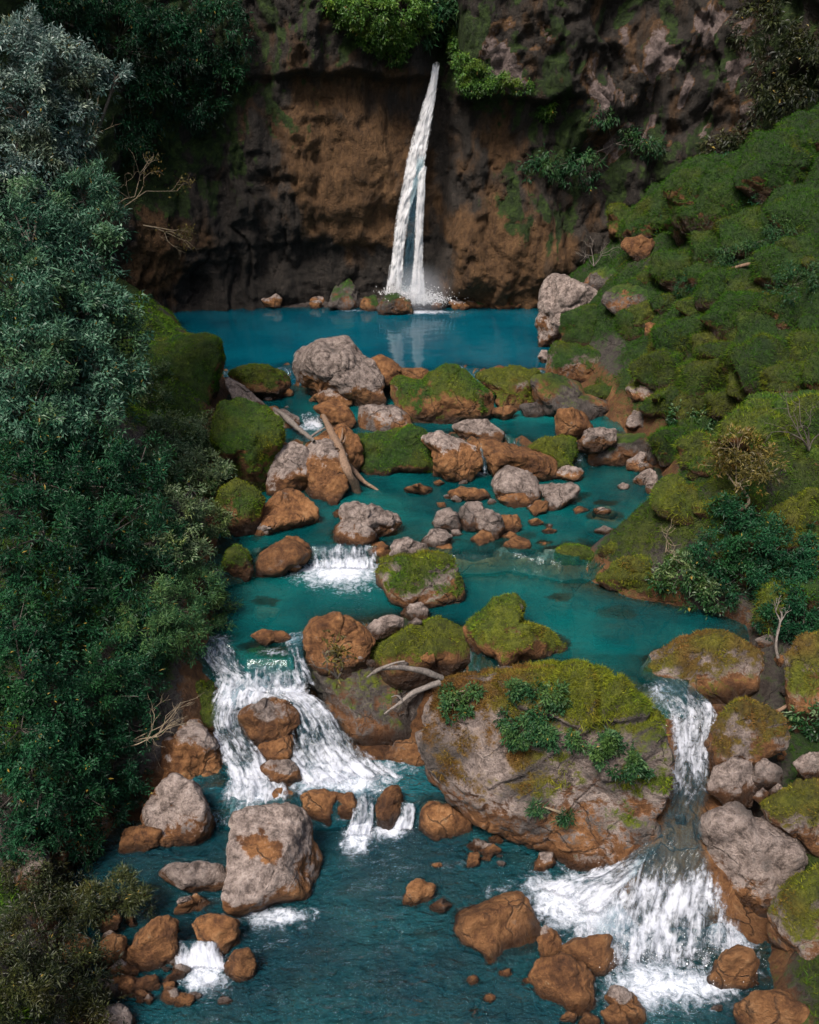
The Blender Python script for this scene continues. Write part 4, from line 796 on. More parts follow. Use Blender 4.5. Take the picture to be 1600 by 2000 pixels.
# ------------------------------------------------------------------ stones lying under the surface
rg = np.random.default_rng(21)
SUBM = [(705, 1790, 90), (830, 1850, 50), (880, 1920, 80), (760, 1950, 90), (620, 1900, 70), (905, 1650, 60), (940, 1650, 70), (1000, 1700, 60), (850, 1640, 60), (520, 1200, 60), (990, 1150, 90), (1090, 1190, 60), (1130, 1150, 60), (1180, 1030, 70), (1120, 990, 60), (1200, 1240, 80), (1060, 1130, 60), (1330, 1190, 50), (1000, 1900, 70), (560, 1830, 60), (480, 1150, 80), (1180, 1000, 50), (560, 1960, 90), (690, 1970, 70), (640, 1700, 60)]
for k, (px, py, w) in enumerate(SUBM):
    z = 0 if py > 1500 else Z3 if py > 1085 else Z2
    boulder('F', 'o', z - (.0085 * w + rg.uniform(.05, .2)), 0, round_poly(px, py, w * 1.1, w * .6, rg), 'brown stone lying under the clear water', 'sunken_stone', cat='stone', group='stones under the water', seed=700 + k, ext=.6)
# ------------------------------------------------------------------ water
BV = BVHTree.FromPolygons(np.concatenate(BVH_V).tolist(), np.concatenate(BVH_F).tolist())
FOAM = [  # pixel, level, radius across, radius along the line of sight (m), strength
    (665, 1118, Z3, 1.5, 1.0, 1.0), (640, 1105, Z3, .9, .7, .8), (700, 1105, Z3, .9, .7, .8), (690, 1145, Z3, 1.0, .6, .55),
    (885, 1090, Z3, .5, .25, .4), (1040, 1090, Z3, .3, .2, .4), (905, 1090, Z3, .4, .2, .4),
    (940, 926, Z2, .35, .25, .7), (607, 835, Z1, .8, .5, .7),
    (815, 610, Z0, 2.2, .6, .9), (690, 607, Z0, 1.0, .3, .5), (800, 598, Z0, 2.0, .8, 1.0),
    (640, 1520, .5, 1.2, .6, .9), (700, 1530, .5, 1.0, .5, .9), (500, 1545, .5, .7, .6, .9), (770, 1500, .5, .9, .4, .5), (470, 1585, 0, .6, .6, .8),
    (700, 1640, 0, .45, .5, .9), (765, 1625, 0, .5, .28, .9), (540, 1790, 0, .95, .28, .85), (480, 1785, 0, .5, .25, .6), (400, 1905, 0, .55, .5, .9), (395, 1880, 0, .5, .4, .9),
    (1110, 1760, 0, 1.1, .8, .95), (1180, 1800, 0, 1.0, .9, .9), (1060, 1735, 0, .6, .5, .7), (1290, 1920, 0, 1.4, .55, .9), (1380, 1930, 0, .7, .4, .8), (1250, 1960, 0, .6, .4, .6), (1430, 1840, 0, .5, .8, .7), (970, 1745, 0, .7, .3, .3),
    (530, 1275, Z3, .5, .25, .5), (430, 1250, Z3, .4, .3, .6), (575, 1250, Z3, .35, .3, .7), (1290, 1345, Z3, .6, .4, .5), (900, 1690, 0, 1.0, .2, .25), (1230, 1715, 0, .7, .6, .9)]
FW_ = [(at(px, py, z), rx, ry, s, z) for px, py, z, rx, ry, s in FOAM]
def water(name, label, z, x0, x1, y0, y1, st, amp, mat, k, edge=None):
    xs = np.arange(x0, x1 + st, st); ys = np.arange(y0, y1 + st, st)
    X, Y = np.meshgrid(xs, ys, indexing='ij'); V = np.stack([X.ravel(), Y.ravel(), np.full(X.size, z)], 1)
    F = grid_faces(len(xs), len(ys))
    dep = np.empty(len(V)); hid = np.zeros(len(V), bool)
    dn = Vector((0, 0, -1))
    for i, v in enumerate(V):
        h = BV.ray_cast(Vector((v[0], v[1], z + .0)), dn, 6)
        dep[i] = h[3] if h[0] is not None else 6
        if h[0] is None or (h[1] is not None and h[1].z < -.05 and False): hid[i] = True
    clear = np.exp(-dep * k)
    foam = np.zeros(len(V))
    for c, rx, ry, s, zz in FW_:
        if abs(zz - z) < .2:
            foam = np.maximum(foam, s * np.exp(-(((V[:, 0] - c[0]) / rx) ** 2 + ((V[:, 1] - c[1]) / ry) ** 2)))
    ns = nominal(V[:, 0], V[:, 1]); over = np.zeros(len(V), bool)
    sl = {Z0: (39.4, Z1), Z1: (31.8, Z2), Z2: (25.2, Z3), Z3: (19.4, .5)}.get(z)
    if z == .5: over = V[:, 1] < 16.42; zlow = 0.0
    elif sl: over = ns < sl[0]; zlow = sl[1]
    if over.any():
        V[over, 2] = np.minimum(z, np.maximum(height(V[over, 0], V[over, 1]) + .035, zlow - .06)); foam = np.where(over, np.maximum(foam, .0 if z == Z2 else .24), foam)
    V[:, 2] += amp * fbm(V * np.array([1.2, 2.0, 1]), 3, 70) + .07 * foam * (fbm(V * 4, 3, 71) + .6)
    tv = height(V[:, 0], V[:, 1])
    fk = (tv[F].min(1) < z + .25)
    if over.any(): fk &= ~((V[F][:, :, 2].max(1) <= zlow - .03))
    if edge is not None: fk &= edge(V[F].mean(1))
    F = F[fk]
    o = obj(name, mesh_from(name, V, F, dict(clear=clear, foam=foam, film=over.astype(float))), mat); tag(o, label, None, None, 'structure'); return o
W_TOP = water_material('water_top_pool', (.0005, .052, .082), (.001, .074, .108), .75, .004, 1.6, (1, 3.0, 1), .04)
W_MID = water_material('water_middle_pools', (.001, .054, .061), (.003, .112, .110), .98, .035, 2.4, (1, 1.8, 1))
W_LOW = water_material('water_lower_river', (.004, .056, .078), (.008, .094, .114), .85, .26, 3.4, (1, 1.6, 1))
water('top_pool', 'deep blue pool at the foot of the waterfall', Z0, -16.5, 9.5, 37.5, 54.5, .2, .012, W_TOP, 2.0, lambda c: nominal(c[:, 0], c[:, 1]) > 38.9)
water('second_pool', 'small teal pool below the rim boulders', Z1, -8.8, 8.5, 29.5, 42, .16, .012, W_MID, 1.5, lambda c: (nominal(c[:, 0], c[:, 1]) > 31.3) & (nominal(c[:, 0], c[:, 1]) < 39.6))
water('third_pool', 'teal pool dotted with stones', Z2, -7.5, 11, 22.5, 34, .11, .018, W_MID, .75, lambda c: (nominal(c[:, 0], c[:, 1]) > 24.6) & (nominal(c[:, 0], c[:, 1]) < 32.0))
water('fourth_pool', 'wide turquoise pool above the cascades', Z3, -7, 11.5, 17, 27, .10, .015, W_MID, .7, lambda c: (nominal(c[:, 0], c[:, 1]) > 18.95) & (nominal(c[:, 0], c[:, 1]) < 25.4))
water('plunge_pool', 'small pool at the foot of the left cascade', .5, -5.9, 1.0, 16.0, 18.0, .06, .04, W_LOW, 1.8)
water('lower_river', 'rippled dark blue river in the foreground', 0.0, -11, 9.5, 5.5, 16.45, .075, .035, W_LOW, .75)

# ------------------------------------------------------------------ falling water
def catmull(P, n):
    P = np.asarray(P, float); Q = np.concatenate([2 * P[:1] - P[1:2], P, 2 * P[-1:] - P[-2:-1]]); out = []
    m = len(P) - 1
    for t in np.linspace(0, m, n):
        i = min(int(t), m - 1); u = t - i; a, b, c, d = Q[i], Q[i + 1], Q[i + 2], Q[i + 3]
        out.append(.5 * ((2 * b) + (-a + c) * u + (2 * a - 5 * b + 4 * c - d) * u * u + (-a + 3 * b - 3 * c + d) * u ** 3))
    return np.array(out)
M_FALL = fall_material('falling_water', (.05, .12, .17), -.15, .45, 7.0, .7, (.97, .975, .99), .015, .5)
M_CASC = fall_material('cascade_water', (.02, .070, .095), .0, .80, 4.0, 1.35)
def pt(px, py, z):
    return atY(px, py, -z) if z < -10 else at(px, py, z)       # a value below -10 gives the distance instead of the level
def ribbon(root, secs, mat, nu=26, step=.06, bulge=.10, rough=.11, dens=None, lift=.04, seed=0, name='stream'):
    A = np.array([pt(s[0], s[1], s[4]) for s in secs]); Bp = np.array([pt(s[2], s[3], s[4] if len(s) < 7 else s[6]) for s in secs])
    L = np.linalg.norm(np.diff((A + Bp) / 2, axis=0), axis=1).sum(); nv = max(12, int(L / step))
    a = catmull(A, nv); b = catmull(Bp, nv)
    dn = np.interp(np.linspace(0, 1, nv), np.linspace(0, 1, len(secs)), [s[5] if len(s) > 5 else .5 for s in secs])
    dn = dn - .18; u = np.linspace(0, 1, nu); V = a[:, None] * (1 - u[None, :, None]) + b[:, None] * u[None, :, None]
    tgt = nrm(np.gradient((a + b) / 2, axis=0)); ac = nrm(b - a); nn = nrm(np.cross(ac, tgt)); nn *= np.sign(nn @ np.array([0, -.4, 1.0]))[:, None]
    wid = np.linalg.norm(b - a, axis=1); al = np.concatenate([[0], np.cumsum(np.linalg.norm(np.diff((a + b) / 2, axis=0), axis=1))])
    fl = np.stack([np.broadcast_to((u - .5)[None] * wid[:, None], (nv, nu)), np.broadcast_to(al[:, None], (nv, nu)), np.full((nv, nu), seed * 3.7)], 2)
    f2 = fl.reshape(-1, 3)
    prof = (1 - (2 * u - 1) ** 2)[None] * bulge
    nse = rough * (1.2 * fbm(f2 * np.array([5, 1.6, 1]), 3, seed + 3) + .7 * fbm(f2 * np.array([11, 5, 1]), 2, seed + 4)).reshape(nv, nu)
    V = V + nn[:, None] * (lift + prof + nse)[..., None]
    ed = np.minimum(u, 1 - u)[None] * 2 * 1.7 * np.ones((nv, 1)); endf = np.minimum(np.arange(nv) / (nv * .07), np.arange(nv)[::-1] / (nv * .16))
    edge = np.clip(np.minimum(ed, endf[:, None] + .08), 0, 1)
    F = grid_faces(nv, nu)
    o = part(name, V.reshape(-1, 3), F, mat, root, dict(flow=f2, dens=np.repeat(dn, nu), edge=edge.ravel()))
    return V, o
M_SPRAY = plain('spray', (.82, .82, .86), .4)
def spray(root, centers, n, seed, size=.0048):
    n = n // 2 if size < .01 else n
    rng = np.random.default_rng(seed); D, F = ico(0)
    i = rng.integers(0, len(centers), n); C = np.array([c[:3] for c in centers])[i]; rr = np.array([c[3] for c in centers])[i]
    P = C + rng.normal(0, 1, (n, 3)) * rr[:, None] * np.array([1, .8, .38]); P[:, 2] = C[:, 2] + np.abs(P[:, 2] - C[:, 2])
    s = size * rng.lognormal(0, .45, n)
    V = (P[:, None] + D[None] * s[:, None, None]).reshape(-1, 3); FF = (F[None] + (np.arange(n) * len(D))[:, None, None]).reshape(-1, 3)
    o = part('spray', V, FF, M_SPRAY, root); o['kind'] = 'stuff'
def fall(name, label, loc, cat='waterfall'):
    r = empty(name, loc); tag(r, label, cat); return r

wf = fall('waterfall', 'tall thin white waterfall plunging into the top pool', at(815, 600, Z0))
ribbon(wf, [(845, 122, 860, 124, -53.9, 1.6), (834, 175, 853, 182, -53.5, 1.5), (806, 260, 840, 268, -53.1, 1.2), (787, 340, 828, 345, -52.8, 1.0), (773, 420, 803, 422, -52.6, 1.1), (763, 500, 791, 502, -52.5, 1.2), (750, 578, 788, 582, -52.4, 1.5)], M_FALL, nu=30, step=.1, bulge=.15, rough=.10, seed=1)
ribbon(wf, [(822, 325, 836, 325, -52.9, .6), (814, 350, 833, 350, -52.6, 1.0), (809, 450, 829, 450, -52.4, 1.1), (802, 545, 830, 548, -52.3, 1.1), (785, 596, 850, 598, -52.2, 1.1)], M_FALL, nu=18, step=.1, bulge=.18, rough=.08, seed=2)
ribbon(wf, [(815, 300, 832, 302, -52.75, .0), (802, 380, 818, 382, -52.55, -.35), (792, 470, 812, 472, -52.45, -.45), (782, 560, 816, 562, -52.35, .0), (772, 590, 826, 592, -52.3, .8)], M_FALL, nu=20, step=.1, bulge=.05, rough=.08, seed=16)
spray(wf, [(*pt(815, 580, -52.2), .75), (*pt(785, 575, -52.3), .55), (*pt(840, 590, -52.0), .6)], 2600, 1, .016)
c1 = fall('cascade', 'wide split white cascade on the left running round a brown boulder', at(600, 1540, .5), 'cascade')
ribbon(c1, [(398, 1252, 452, 1252, 2.38, .15), (396, 1285, 470, 1295, 2.2, .45), (420, 1325, 520, 1330, 1.85, .6), (412, 1375, 490, 1372, 1.5, .45), (412, 1420, 475, 1415, 1.2, .5), (428, 1470, 505, 1460, .9, .45), (440, 1520, 545, 1510, .62, .7), (432, 1560, 570, 1552, .5, .8), (432, 1592, 540, 1585, .15, .8), (432, 1612, 520, 1605, .0, .7)], M_CASC, nu=34, seed=3)
ribbon(c1, [(474, 1293, 572, 1298, 2.38, .05), (476, 1312, 580, 1315, 2.15, .35), (472, 1346, 596, 1348, 1.75, .75), (530, 1362, 628, 1366, 1.6, .9), (560, 1400, 660, 1400, 1.3, .5), (568, 1450, 690, 1445, .98, .45), (566, 1500, 735, 1480, .68, .7), (585, 1552, 790, 1520, .52, .95)], M_CASC, nu=44, seed=4)
ribbon(c1, [(556, 1240, 598, 1236, 2.42, .4), (560, 1290, 600, 1290, 2.25, .3), (575, 1340, 618, 1340, 1.85, .5)], M_CASC, nu=16, seed=5)
ribbon(c1, [(470, 1320, 600, 1325, 1.95, .3), (430, 1345, 610, 1350, 1.72, .8), (425, 1372, 600, 1362, 1.55, .9), (440, 1392, 585, 1372, 1.42, .5)], M_CASC, nu=34, seed=6)
spray(c1, [(*at(650, 1500, .7), .35), (*at(500, 1530, .6), .3), (*at(560, 1355, 1.8), .3), (*at(720, 1520, .55), .35)], 2200, 2)
c2 = fall('chute', 'narrow white chutes spilling over the sill stones', at(705, 1630, 0), 'cascade')
ribbon(c2, [(682, 1548, 738, 1545, .55, .2), (688, 1585, 732, 1585, .42, .4), (680, 1612, 732, 1612, .1, .8), (672, 1640, 730, 1640, .02, 1.0)], M_CASC, nu=20, seed=7)
ribbon(c2, [(778, 1566, 815, 1570, .52, .3), (780, 1585, 812, 1590, .35, .6), (765, 1618, 806, 1615, .02, 1.0)], M_CASC, nu=16, seed=8)
spray(c2, [(*at(705, 1630, .05), .2), (*at(780, 1615, .05), .18)], 700, 3)
c3 = fall('curtain_fall', 'low curtain of white water between third and fourth pool', at(665, 1105, Z3), 'waterfall')
ribbon(c3, [(596, 1066, 738, 1066, Z2 + .02, .1), (598, 1076, 736, 1076, Z2 - .04, .45), (600, 1092, 737, 1092, Z2 - .3, .6), (604, 1112, 735, 1114, Z3 + .02, 1.0)], M_CASC, nu=50, step=.03, bulge=.04, rough=.06, seed=10)
spray(c3, [(*at(630, 1112, Z3), .25), (*at(700, 1112, Z3), .25), (*at(660, 1125, Z3), .3)], 1200, 4)
c4 = fall('spout', 'small white spout between the orange ledges', at(948, 925, Z2), 'waterfall')
ribbon(c4, [(932, 868, 944, 868, -31.2, .1), (937, 880, 948, 879, -30.95, .35), (942, 902, 951, 902, -30.8, .4), (943, 927, 954, 927, -30.7, .6)], M_CASC, nu=12, step=.05, bulge=.05, rough=.05, lift=.02, seed=11)
c5 = fall('rapid', 'short white rapid beside the driftwood', at(600, 850, Z1 - .2), 'cascade')
ribbon(c5, [(588, 812, 628, 812, Z1 + .03, .3), (584, 835, 640, 838, Z1 - .1, .8), (570, 858, 622, 862, 3.55, .7), (556, 880, 590, 885, 3.3, .5)], M_CASC, nu=20, seed=12)
c6 = fall('cascade', 'broad fan-shaped white cascade on the right below the giant boulder', at(1260, 1880, 0), 'cascade')
ribbon(c6, [(1262, 1326, 1335, 1328, 2.42, -.1), (1280, 1352, 1370, 1350, 2.25, .15), (1300, 1395, 1402, 1385, 1.95, .65), (1306, 1440, 1398, 1425, 1.75, .7), (1304, 1500, 1390, 1485, 1.58, .7), (1300, 1550, 1394, 1540, 1.48, .5), (1290, 1600, 1378, 1590, 1.42, -.2), (1270, 1640, 1374, 1636, 1.38, -.5), (1225, 1688, 1394, 1680, 1.15, .15), (1185, 1740, 1412, 1725, .85, .7), (1130, 1800, 1440, 1780, .5, .65), (1095, 1860, 1462, 1840, .18, .6), (1080, 1905, 1475, 1890, .02, .95)], M_CASC, nu=60, seed=13, bulge=.16, rough=.10)
ribbon(c6, [(1262, 1640, 1300, 1645, 1.36, .0), (1190, 1685, 1260, 1690, .9, .5), (1110, 1710, 1220, 1735, .45, .8), (1040, 1730, 1180, 1800, .08, .9)], M_CASC, nu=34, seed=14, bulge=.08)
spray(c6, [(*at(1280, 1880, .1), .5), (*at(1150, 1760, .15), .4), (*at(1400, 1880, .1), .4), (*at(1200, 1830, .3), .4), (*at(1345, 1410, 1.9), .25)], 3600, 5)
c7 = fall('spill', 'small white spill among the stones in the lower left', at(390, 1870, 0), 'cascade')
ribbon(c7, [(345, 1835, 428, 1838, .30, .2), (345, 1855, 432, 1858, .18, .6), (340, 1890, 445, 1895, .02, .95)], M_CASC, nu=26, seed=15)
spray(c7, [(*at(395, 1885, .03), .25)], 500, 6)

# mist where the waterfall lands
mv, mf = ico(3); mc = pt(815, 568, -51.9)
mm = NT('mist'); vol = mm.n('VolumePrincipled'); vol.inputs['Color'].default_value = (.92, .94, 1, 1); 
mgr = mm.n('TexCoord'); mln = mm.n('VectorMath', operation='LENGTH'); mm.set(mln.inputs[0], mgr.outputs['Object'])
mm.set(vol.inputs['Density'], mm.math('MULTIPLY', mm.math('SUBTRACT', 1.0, mm.step(mln.outputs['Value'], .1, 1.0)), .5))
mm.t.links.new(vol.outputs[0], mm.out.inputs['Volume'])
mo_ = obj('mist', mesh_from('mist', mv, mf), mm.m, None, mc); mo_.scale = (2.3, .9, 1.9); tag(mo_, 'white mist rising where the waterfall meets the pool', 'mist', None, 'stuff')
# ------------------------------------------------------------------ plants
def tube(pts, rad, n=7, smooth=True):
    P = catmull(pts, max(4, (len(pts) - 1) * 5 + 1)); Rr = np.interp(np.linspace(0, 1, len(P)), np.linspace(0, 1, len(rad)), rad)
    T = nrm(np.gradient(P, axis=0)); a = nrm(np.cross(T, np.array([.31, .17, .93]))); b = np.cross(T, a)
    th = np.linspace(0, 2 * np.pi, n, endpoint=False)
    V = P[:, None] + Rr[:, None, None] * (np.cos(th)[None, :, None] * a[:, None] + np.sin(th)[None, :, None] * b[:, None])
    m = len(P); i = np.arange(m * n).reshape(m, n); j = np.roll(i, -1, 1)
    F = np.stack([i[:-1].ravel(), j[:-1].ravel(), j[1:].ravel(), i[1:].ravel()], 1)
    return V.reshape(-1, 3), F
def join(parts):
    Vs, Fs, k = [], [], 0
    for V, F in parts: Vs.append(V); Fs.append(F + k); k += len(V)
    return np.concatenate(Vs), np.concatenate(Fs)
def leaf_mesh(P, ax, nn, L, W, ti):
    n = len(P); sd = nrm(np.cross(ax, nn)); nn = nrm(np.cross(sd, ax))
    L = L[:, None]; W = W[:, None]
    mid = P + ax * L * .45
    V = np.stack([P, mid - sd * W * .5 + nn * W * .16, P + ax * L - nn * L * .16, mid + sd * W * .5 + nn * W * .16], 1).reshape(-1, 3)
    return V, np.arange(n * 4).reshape(-1, 4), dict(tint=np.repeat(ti, 4))
def foliage(lobes, nleaf, L, W, seed, per=14, droop=.25, spread=1.0, tint0=.45, fill=.62):
    """leaves in small sprays spread unevenly through the lobes (centre, radius)"""
    rng = np.random.default_rng(seed); wts = np.array([r * r for _, r in lobes]); wts /= wts.sum()
    Ps, As, Ns, Ts, tips = [], [], [], [], []
    for (c, r), w in zip(lobes, wts):
        nt = max(6, int(nleaf * w / per)); d = nrm(rng.normal(size=(nt * 3, 3)) + np.array([0, -.25, .35]))
        env = 1 + .55 * fbm(d * 2.3 + c, 3, seed)
        rr = r * env * (fill + (1.06 - fill) * rng.random(nt * 3) ** .6)
        T = c + d * rr[:, None] * np.array([1, 1, .85])
        gap = fbm(T * (1.9 / max(r, .6)), 3, seed + 5); keep = np.argsort(-gap + rng.normal(0, .07, nt * 3))[:nt]
        T = T[keep]; d = d[keep]; tips += [(t, c) for t in T[:: max(1, nt // 9)]]
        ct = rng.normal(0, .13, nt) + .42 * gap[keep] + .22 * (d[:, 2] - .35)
        P = np.repeat(T, per, 0); dd = np.repeat(d, per, 0); m = len(P)
        s = spread * L * rng.uniform(.3, 1.5, m)
        ax = nrm(dd * .6 + rng.normal(0, .75, (m, 3)) + np.array([0, 0, .15 - droop]))
        P = P + ax * s[:, None] * .55 + rng.normal(0, L * .35 * spread, (m, 3))
        nn = nrm(np.array([0, -.15, 1.0]) + .5 * dd + rng.normal(0, .45, (m, 3)))
        Ps.append(P); As.append(ax); Ns.append(nn); Ts.append(np.clip(tint0 + np.repeat(ct, per) + rng.normal(0, .14, m), 0, .9))
    P = np.concatenate(Ps); m = len(P)
    ti = np.concatenate(Ts); ti[rng.random(m) < .006] = 1.0
    return leaf_mesh(P, np.concatenate(As), np.concatenate(Ns), L * rng.lognormal(-.05, .32, m), W * rng.lognormal(-.03, .28, m), ti), tips
BARK = bark_material('grey_bark', (.035, .028, .022), (.13, .11, .09)); DRIFT = bark_material('driftwood', (.075, .042, .024), (.27, .175, .115)); PALEWOOD = bark_material('bleached_wood', (.06, .05, .042), (.24, .205, .18)); TWIG = bark_material('dry_twig', (.10, .07, .04), (.30, .24, .16))
L_BLUE = leaf_material('blue_green_leaf', (.004, .022, .017), (.040, .095, .075), (.21, .28, .25), .42, .45)
L_TEAL = leaf_material('teal_leaf', (.002, .016, .009), (.012, .064, .034), (.085, .185, .115), .45, .35)
L_DARK_SHADE = leaf_material('dark_shade_leaf', (.0006, .008, .003), (.0025, .028, .011), (.014, .078, .030), .5, .25)  # emerald green, darkened further to paint in the shade of the gorge side
L_MID = leaf_material('mid_green_leaf', (.004, .024, .007), (.022, .076, .020), (.15, .21, .10), .42, .4)
L_FINE = leaf_material('feathery_leaf', (.005, .026, .009), (.018, .070, .024), (.07, .14, .045), .5, .25)
L_OLIVE = leaf_material('olive_leaf', (.003, .007, .002), (.014, .022, .005), (.05, .06, .015), .5, .4)
L_LIME = leaf_material('lime_leaf', (.012, .045, .004), (.045, .125, .012), (.12, .23, .03), .5, .4)
L_GOLD = leaf_material('golden_leaf', (.025, .022, .004), (.08, .066, .012), (.17, .13, .03), .5, .4)
def lobe_at(spec):
    px, py, rp, k = spec[:4]
    c = atY(px, py, -k) if k < 0 else at(px, py, k - 100) if k >= 90 else ground(px, py, k)
    return c, rp / FPX * ((c - CAM) @ FW)
def plant(name, label, cat, specs, nleaf, L, W, mat, seed, base=None, trunk=.14, group=None, crown='crown', bark=None, **kw):
    lobes = [lobe_at(s) for s in specs]; bark = bark or BARK
    cm = np.mean([c for c, _ in lobes], 0)
    if base is None:
        bx, by = cm[0] - .3, cm[1] + .8; base = np.array([bx, by, float(height(np.array([bx]), np.array([by]))[0]) - .15])
    base = np.array(base, float)
    r = empty(name, base); tag(r, label, cat, group)
    (V, F, A), tips = foliage(lobes, nleaf, L, W, seed, **kw)
    rng = np.random.default_rng(seed + 1)
    top = base * .35 + cm * .65
    if trunk > 0:
        mid = (base + top) / 2 + rng.normal(0, .15, 3)
        tr_o = part('trunk' if cat == 'tree' else 'stem', *tube([base, mid, top], [trunk, trunk * .8, trunk * .55], 9), bark, r)
        for c, rr in lobes:
            m = (top + c) / 2 + rng.normal(0, .12 * rr, 3) - np.array([0, 0, .1 * rr])
            segs = [tube([top * .9 + base * .1, m, c], [trunk * .5, trunk * .32, trunk * .18], 6)]
            near = [t for t, cc in tips if np.allclose(cc, c)]
            for t in near[:9]:
                segs.append(tube([c * .75 + m * .25, (c + t) / 2 + rng.normal(0, .06, 3), t], [trunk * .16, trunk * .10, .008], 4))
            bv, bf = join(segs); obj('branch', mesh_from('branch', bv - base, bf), bark, tr_o)
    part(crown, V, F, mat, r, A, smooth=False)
    return r
# left bank
plant('tree', 'tall blue-green tree reaching the top left above the cliff wall', 'tree', [(35, 95, 62, -30), (100, 130, 66, -30), (175, 150, 42, -30.5), (228, 150, 22, -30.5), (40, 205, 85, -29.5), (120, 235, 58, -30), (20, 330, 95, -29), (95, 345, 62, -29.5), (150, 285, 34, -30)], 38000, .135, .05, L_BLUE, 1, trunk=.2, tint0=.55)
plant('tree', 'small feathery tree leaning from the left tree wall', 'tree', [(165, 380, 50, -29), (200, 420, 45, -29), (140, 440, 45, -29), (190, 350, 30, -29.3)], 8000, .15, .03, L_TEAL, 2, trunk=.08, tint0=.5)
plant('tree', 'largest grey-green tree filling the left edge at mid height', 'tree', [(50, 450, 95, -26.5), (150, 500, 72, -27), (210, 475, 32, -27.5), (40, 570, 105, -25.5), (130, 600, 88, -26), (205, 600, 60, -26.5), (235, 655, 48, -26.5), (50, 700, 110, -24.5), (150, 710, 92, -25), (225, 740, 62, -25.5), (60, 820, 100, -23.5), (160, 830, 85, -24)], 66000, .135, .05, L_TEAL, 3, trunk=.24, tint0=.56)
plant('tree', 'dark emerald tree below the grey-green tree on the left', 'tree', [(50, 930, 110, -21.5), (170, 930, 95, -22.5), (270, 930, 70, -23.5), (80, 1040, 110, -20), (210, 1040, 100, -21), (310, 1060, 60, -22), (110, 1150, 105, -19.5), (240, 1150, 90, -20.3), (80, 1240, 95, -18.6), (200, 1250, 85, -19.2)], 56000, .115, .038, L_DARK_SHADE, 4, trunk=.2, tint0=.5)
plant('shrub', 'glossy light-flecked shrub hanging over the third pool from the left', 'shrub', [(330, 850, 48, 1.0), (385, 855, 46, 1.0), (335, 920, 55, 1.2), (400, 930, 50, 1.2), (440, 915, 22, 1.0), (350, 1000, 55, 1.2), (410, 1020, 36, 1.0), (320, 1070, 55, 1.3), (385, 1085, 36, 1.2)], 30000, .105, .042, L_MID, 5, trunk=.06, crown='foliage', tint0=.68)
plant('shrub', 'feathery green shrub drooping over the fourth pool at the left', 'shrub', [(380, 1150, 52, .6), (330, 1190, 62, .7), (415, 1190, 38, .5), (280, 1240, 62, .8), (360, 1245, 46, .6), (425, 1225, 22, .5)], 22000, .10, .022, L_FINE, 6, trunk=.05, crown='foliage', tint0=.52)
plant('shrub', 'dark bushy thicket at the left edge above the lower river', 'shrub', [(25, 1210, 60, 1.2), (35, 1310, 85, 1.6), (115, 1385, 75, 1.4), (35, 1420, 90, 1.8), (140, 1480, 62, 1.2), (60, 1530, 85, 1.6), (170, 1560, 42, 1.0)], 30000, .085, .038, L_DARK_SHADE, 7, trunk=.09, crown='foliage', tint0=.62)
plant('shrub', 'shadowed undergrowth between the thicket and the orange rock wall', 'shrub', [(200, 1370, 70, .6), (255, 1420, 50, .5), (270, 1330, 48, .5), (220, 1310, 62, .6), (215, 1480, 55, .5), (290, 1285, 40, .5)], 18000, .09, .03, L_DARK_SHADE, 8, trunk=.05, crown='foliage', tint0=.5)
plant('shrub', 'dark creeping growth on the shadowed left shore', 'shrub', [(120, 1600, 55, .4), (200, 1580, 45, .3), (60, 1640, 50, .5), (260, 1540, 36, .3), (160, 1650, 36, .3)], 14000, .08, .03, L_DARK_SHADE, 28, trunk=.03, crown='foliage', tint0=.5)
plant('shrub', 'fern-like bush beside the lower-left stones', 'shrub', [(230, 1745, 42, 100.7), (275, 1765, 26, 100.5), (190, 1765, 40, 100.6)], 6000, .10, .02, L_OLIVE, 9, trunk=.03, crown='foliage', tint0=.62)
plant('shrub', 'dim olive scrub in the bottom left corner', 'shrub', [(70, 1840, 90, .5), (30, 1940, 100, .6), (140, 1920, 75, .5), (110, 1770, 60, .5), (180, 1985, 50, .4), (60, 1720, 60, .5)], 30000, .085, .024, L_OLIVE, 10, trunk=.04, crown='foliage', tint0=.38)  # dark leaf tone includes painted shade of the lower left bank
plant('shrub', 'bright leafy shrub on the grassy left ridge', 'shrub', [(345, 690, 24, .2), (300, 730, 30, .3), (290, 790, 40, .4), (250, 740, 34, .4)], 6000, .11, .042, L_MID, 11, trunk=.04, crown='foliage', tint0=.45)
# right bank
plant('small_tree', 'small golden-leaved tree on the right moss bank', 'tree', [(1440, 880, 44, 1.3), (1495, 905, 32, 1.3), (1400, 905, 26, 1.3), (1470, 935, 28, 1.2)], 2200, .13, .04, L_GOLD, 12, base=ground(1422, 1010), trunk=.06, tint0=.4, bark=TWIG)
plant('shrub', 'dark green shrub below the golden-leaved tree', 'shrub', [(1430, 1000, 40, .5), (1470, 1060, 55, .5), (1400, 1080, 45, .4), (1450, 1130, 50, .5)], 14000, .09, .036, L_DARK_SHADE, 13, trunk=.04, crown='foliage', tint0=.62)
plant('shrub', 'dark leafy shrub at the right edge above the chute', 'shrub', [(1540, 1060, 50, .5), (1590, 1110, 55, .6), (1570, 1180, 55, .5), (1510, 1140, 45, .4)], 14000, .085, .036, L_DARK_SHADE, 14, trunk=.04, crown='foliage', tint0=.6)
plant('shrub', 'low green shrub creeping on the right shore of the fourth pool', 'shrub', [(1340, 1120, 40, .3), (1290, 1130, 26, .3), (1390, 1160, 40, .3)], 3600, .12, .05, L_MID, 15, trunk=.03, crown='foliage', tint0=.35)
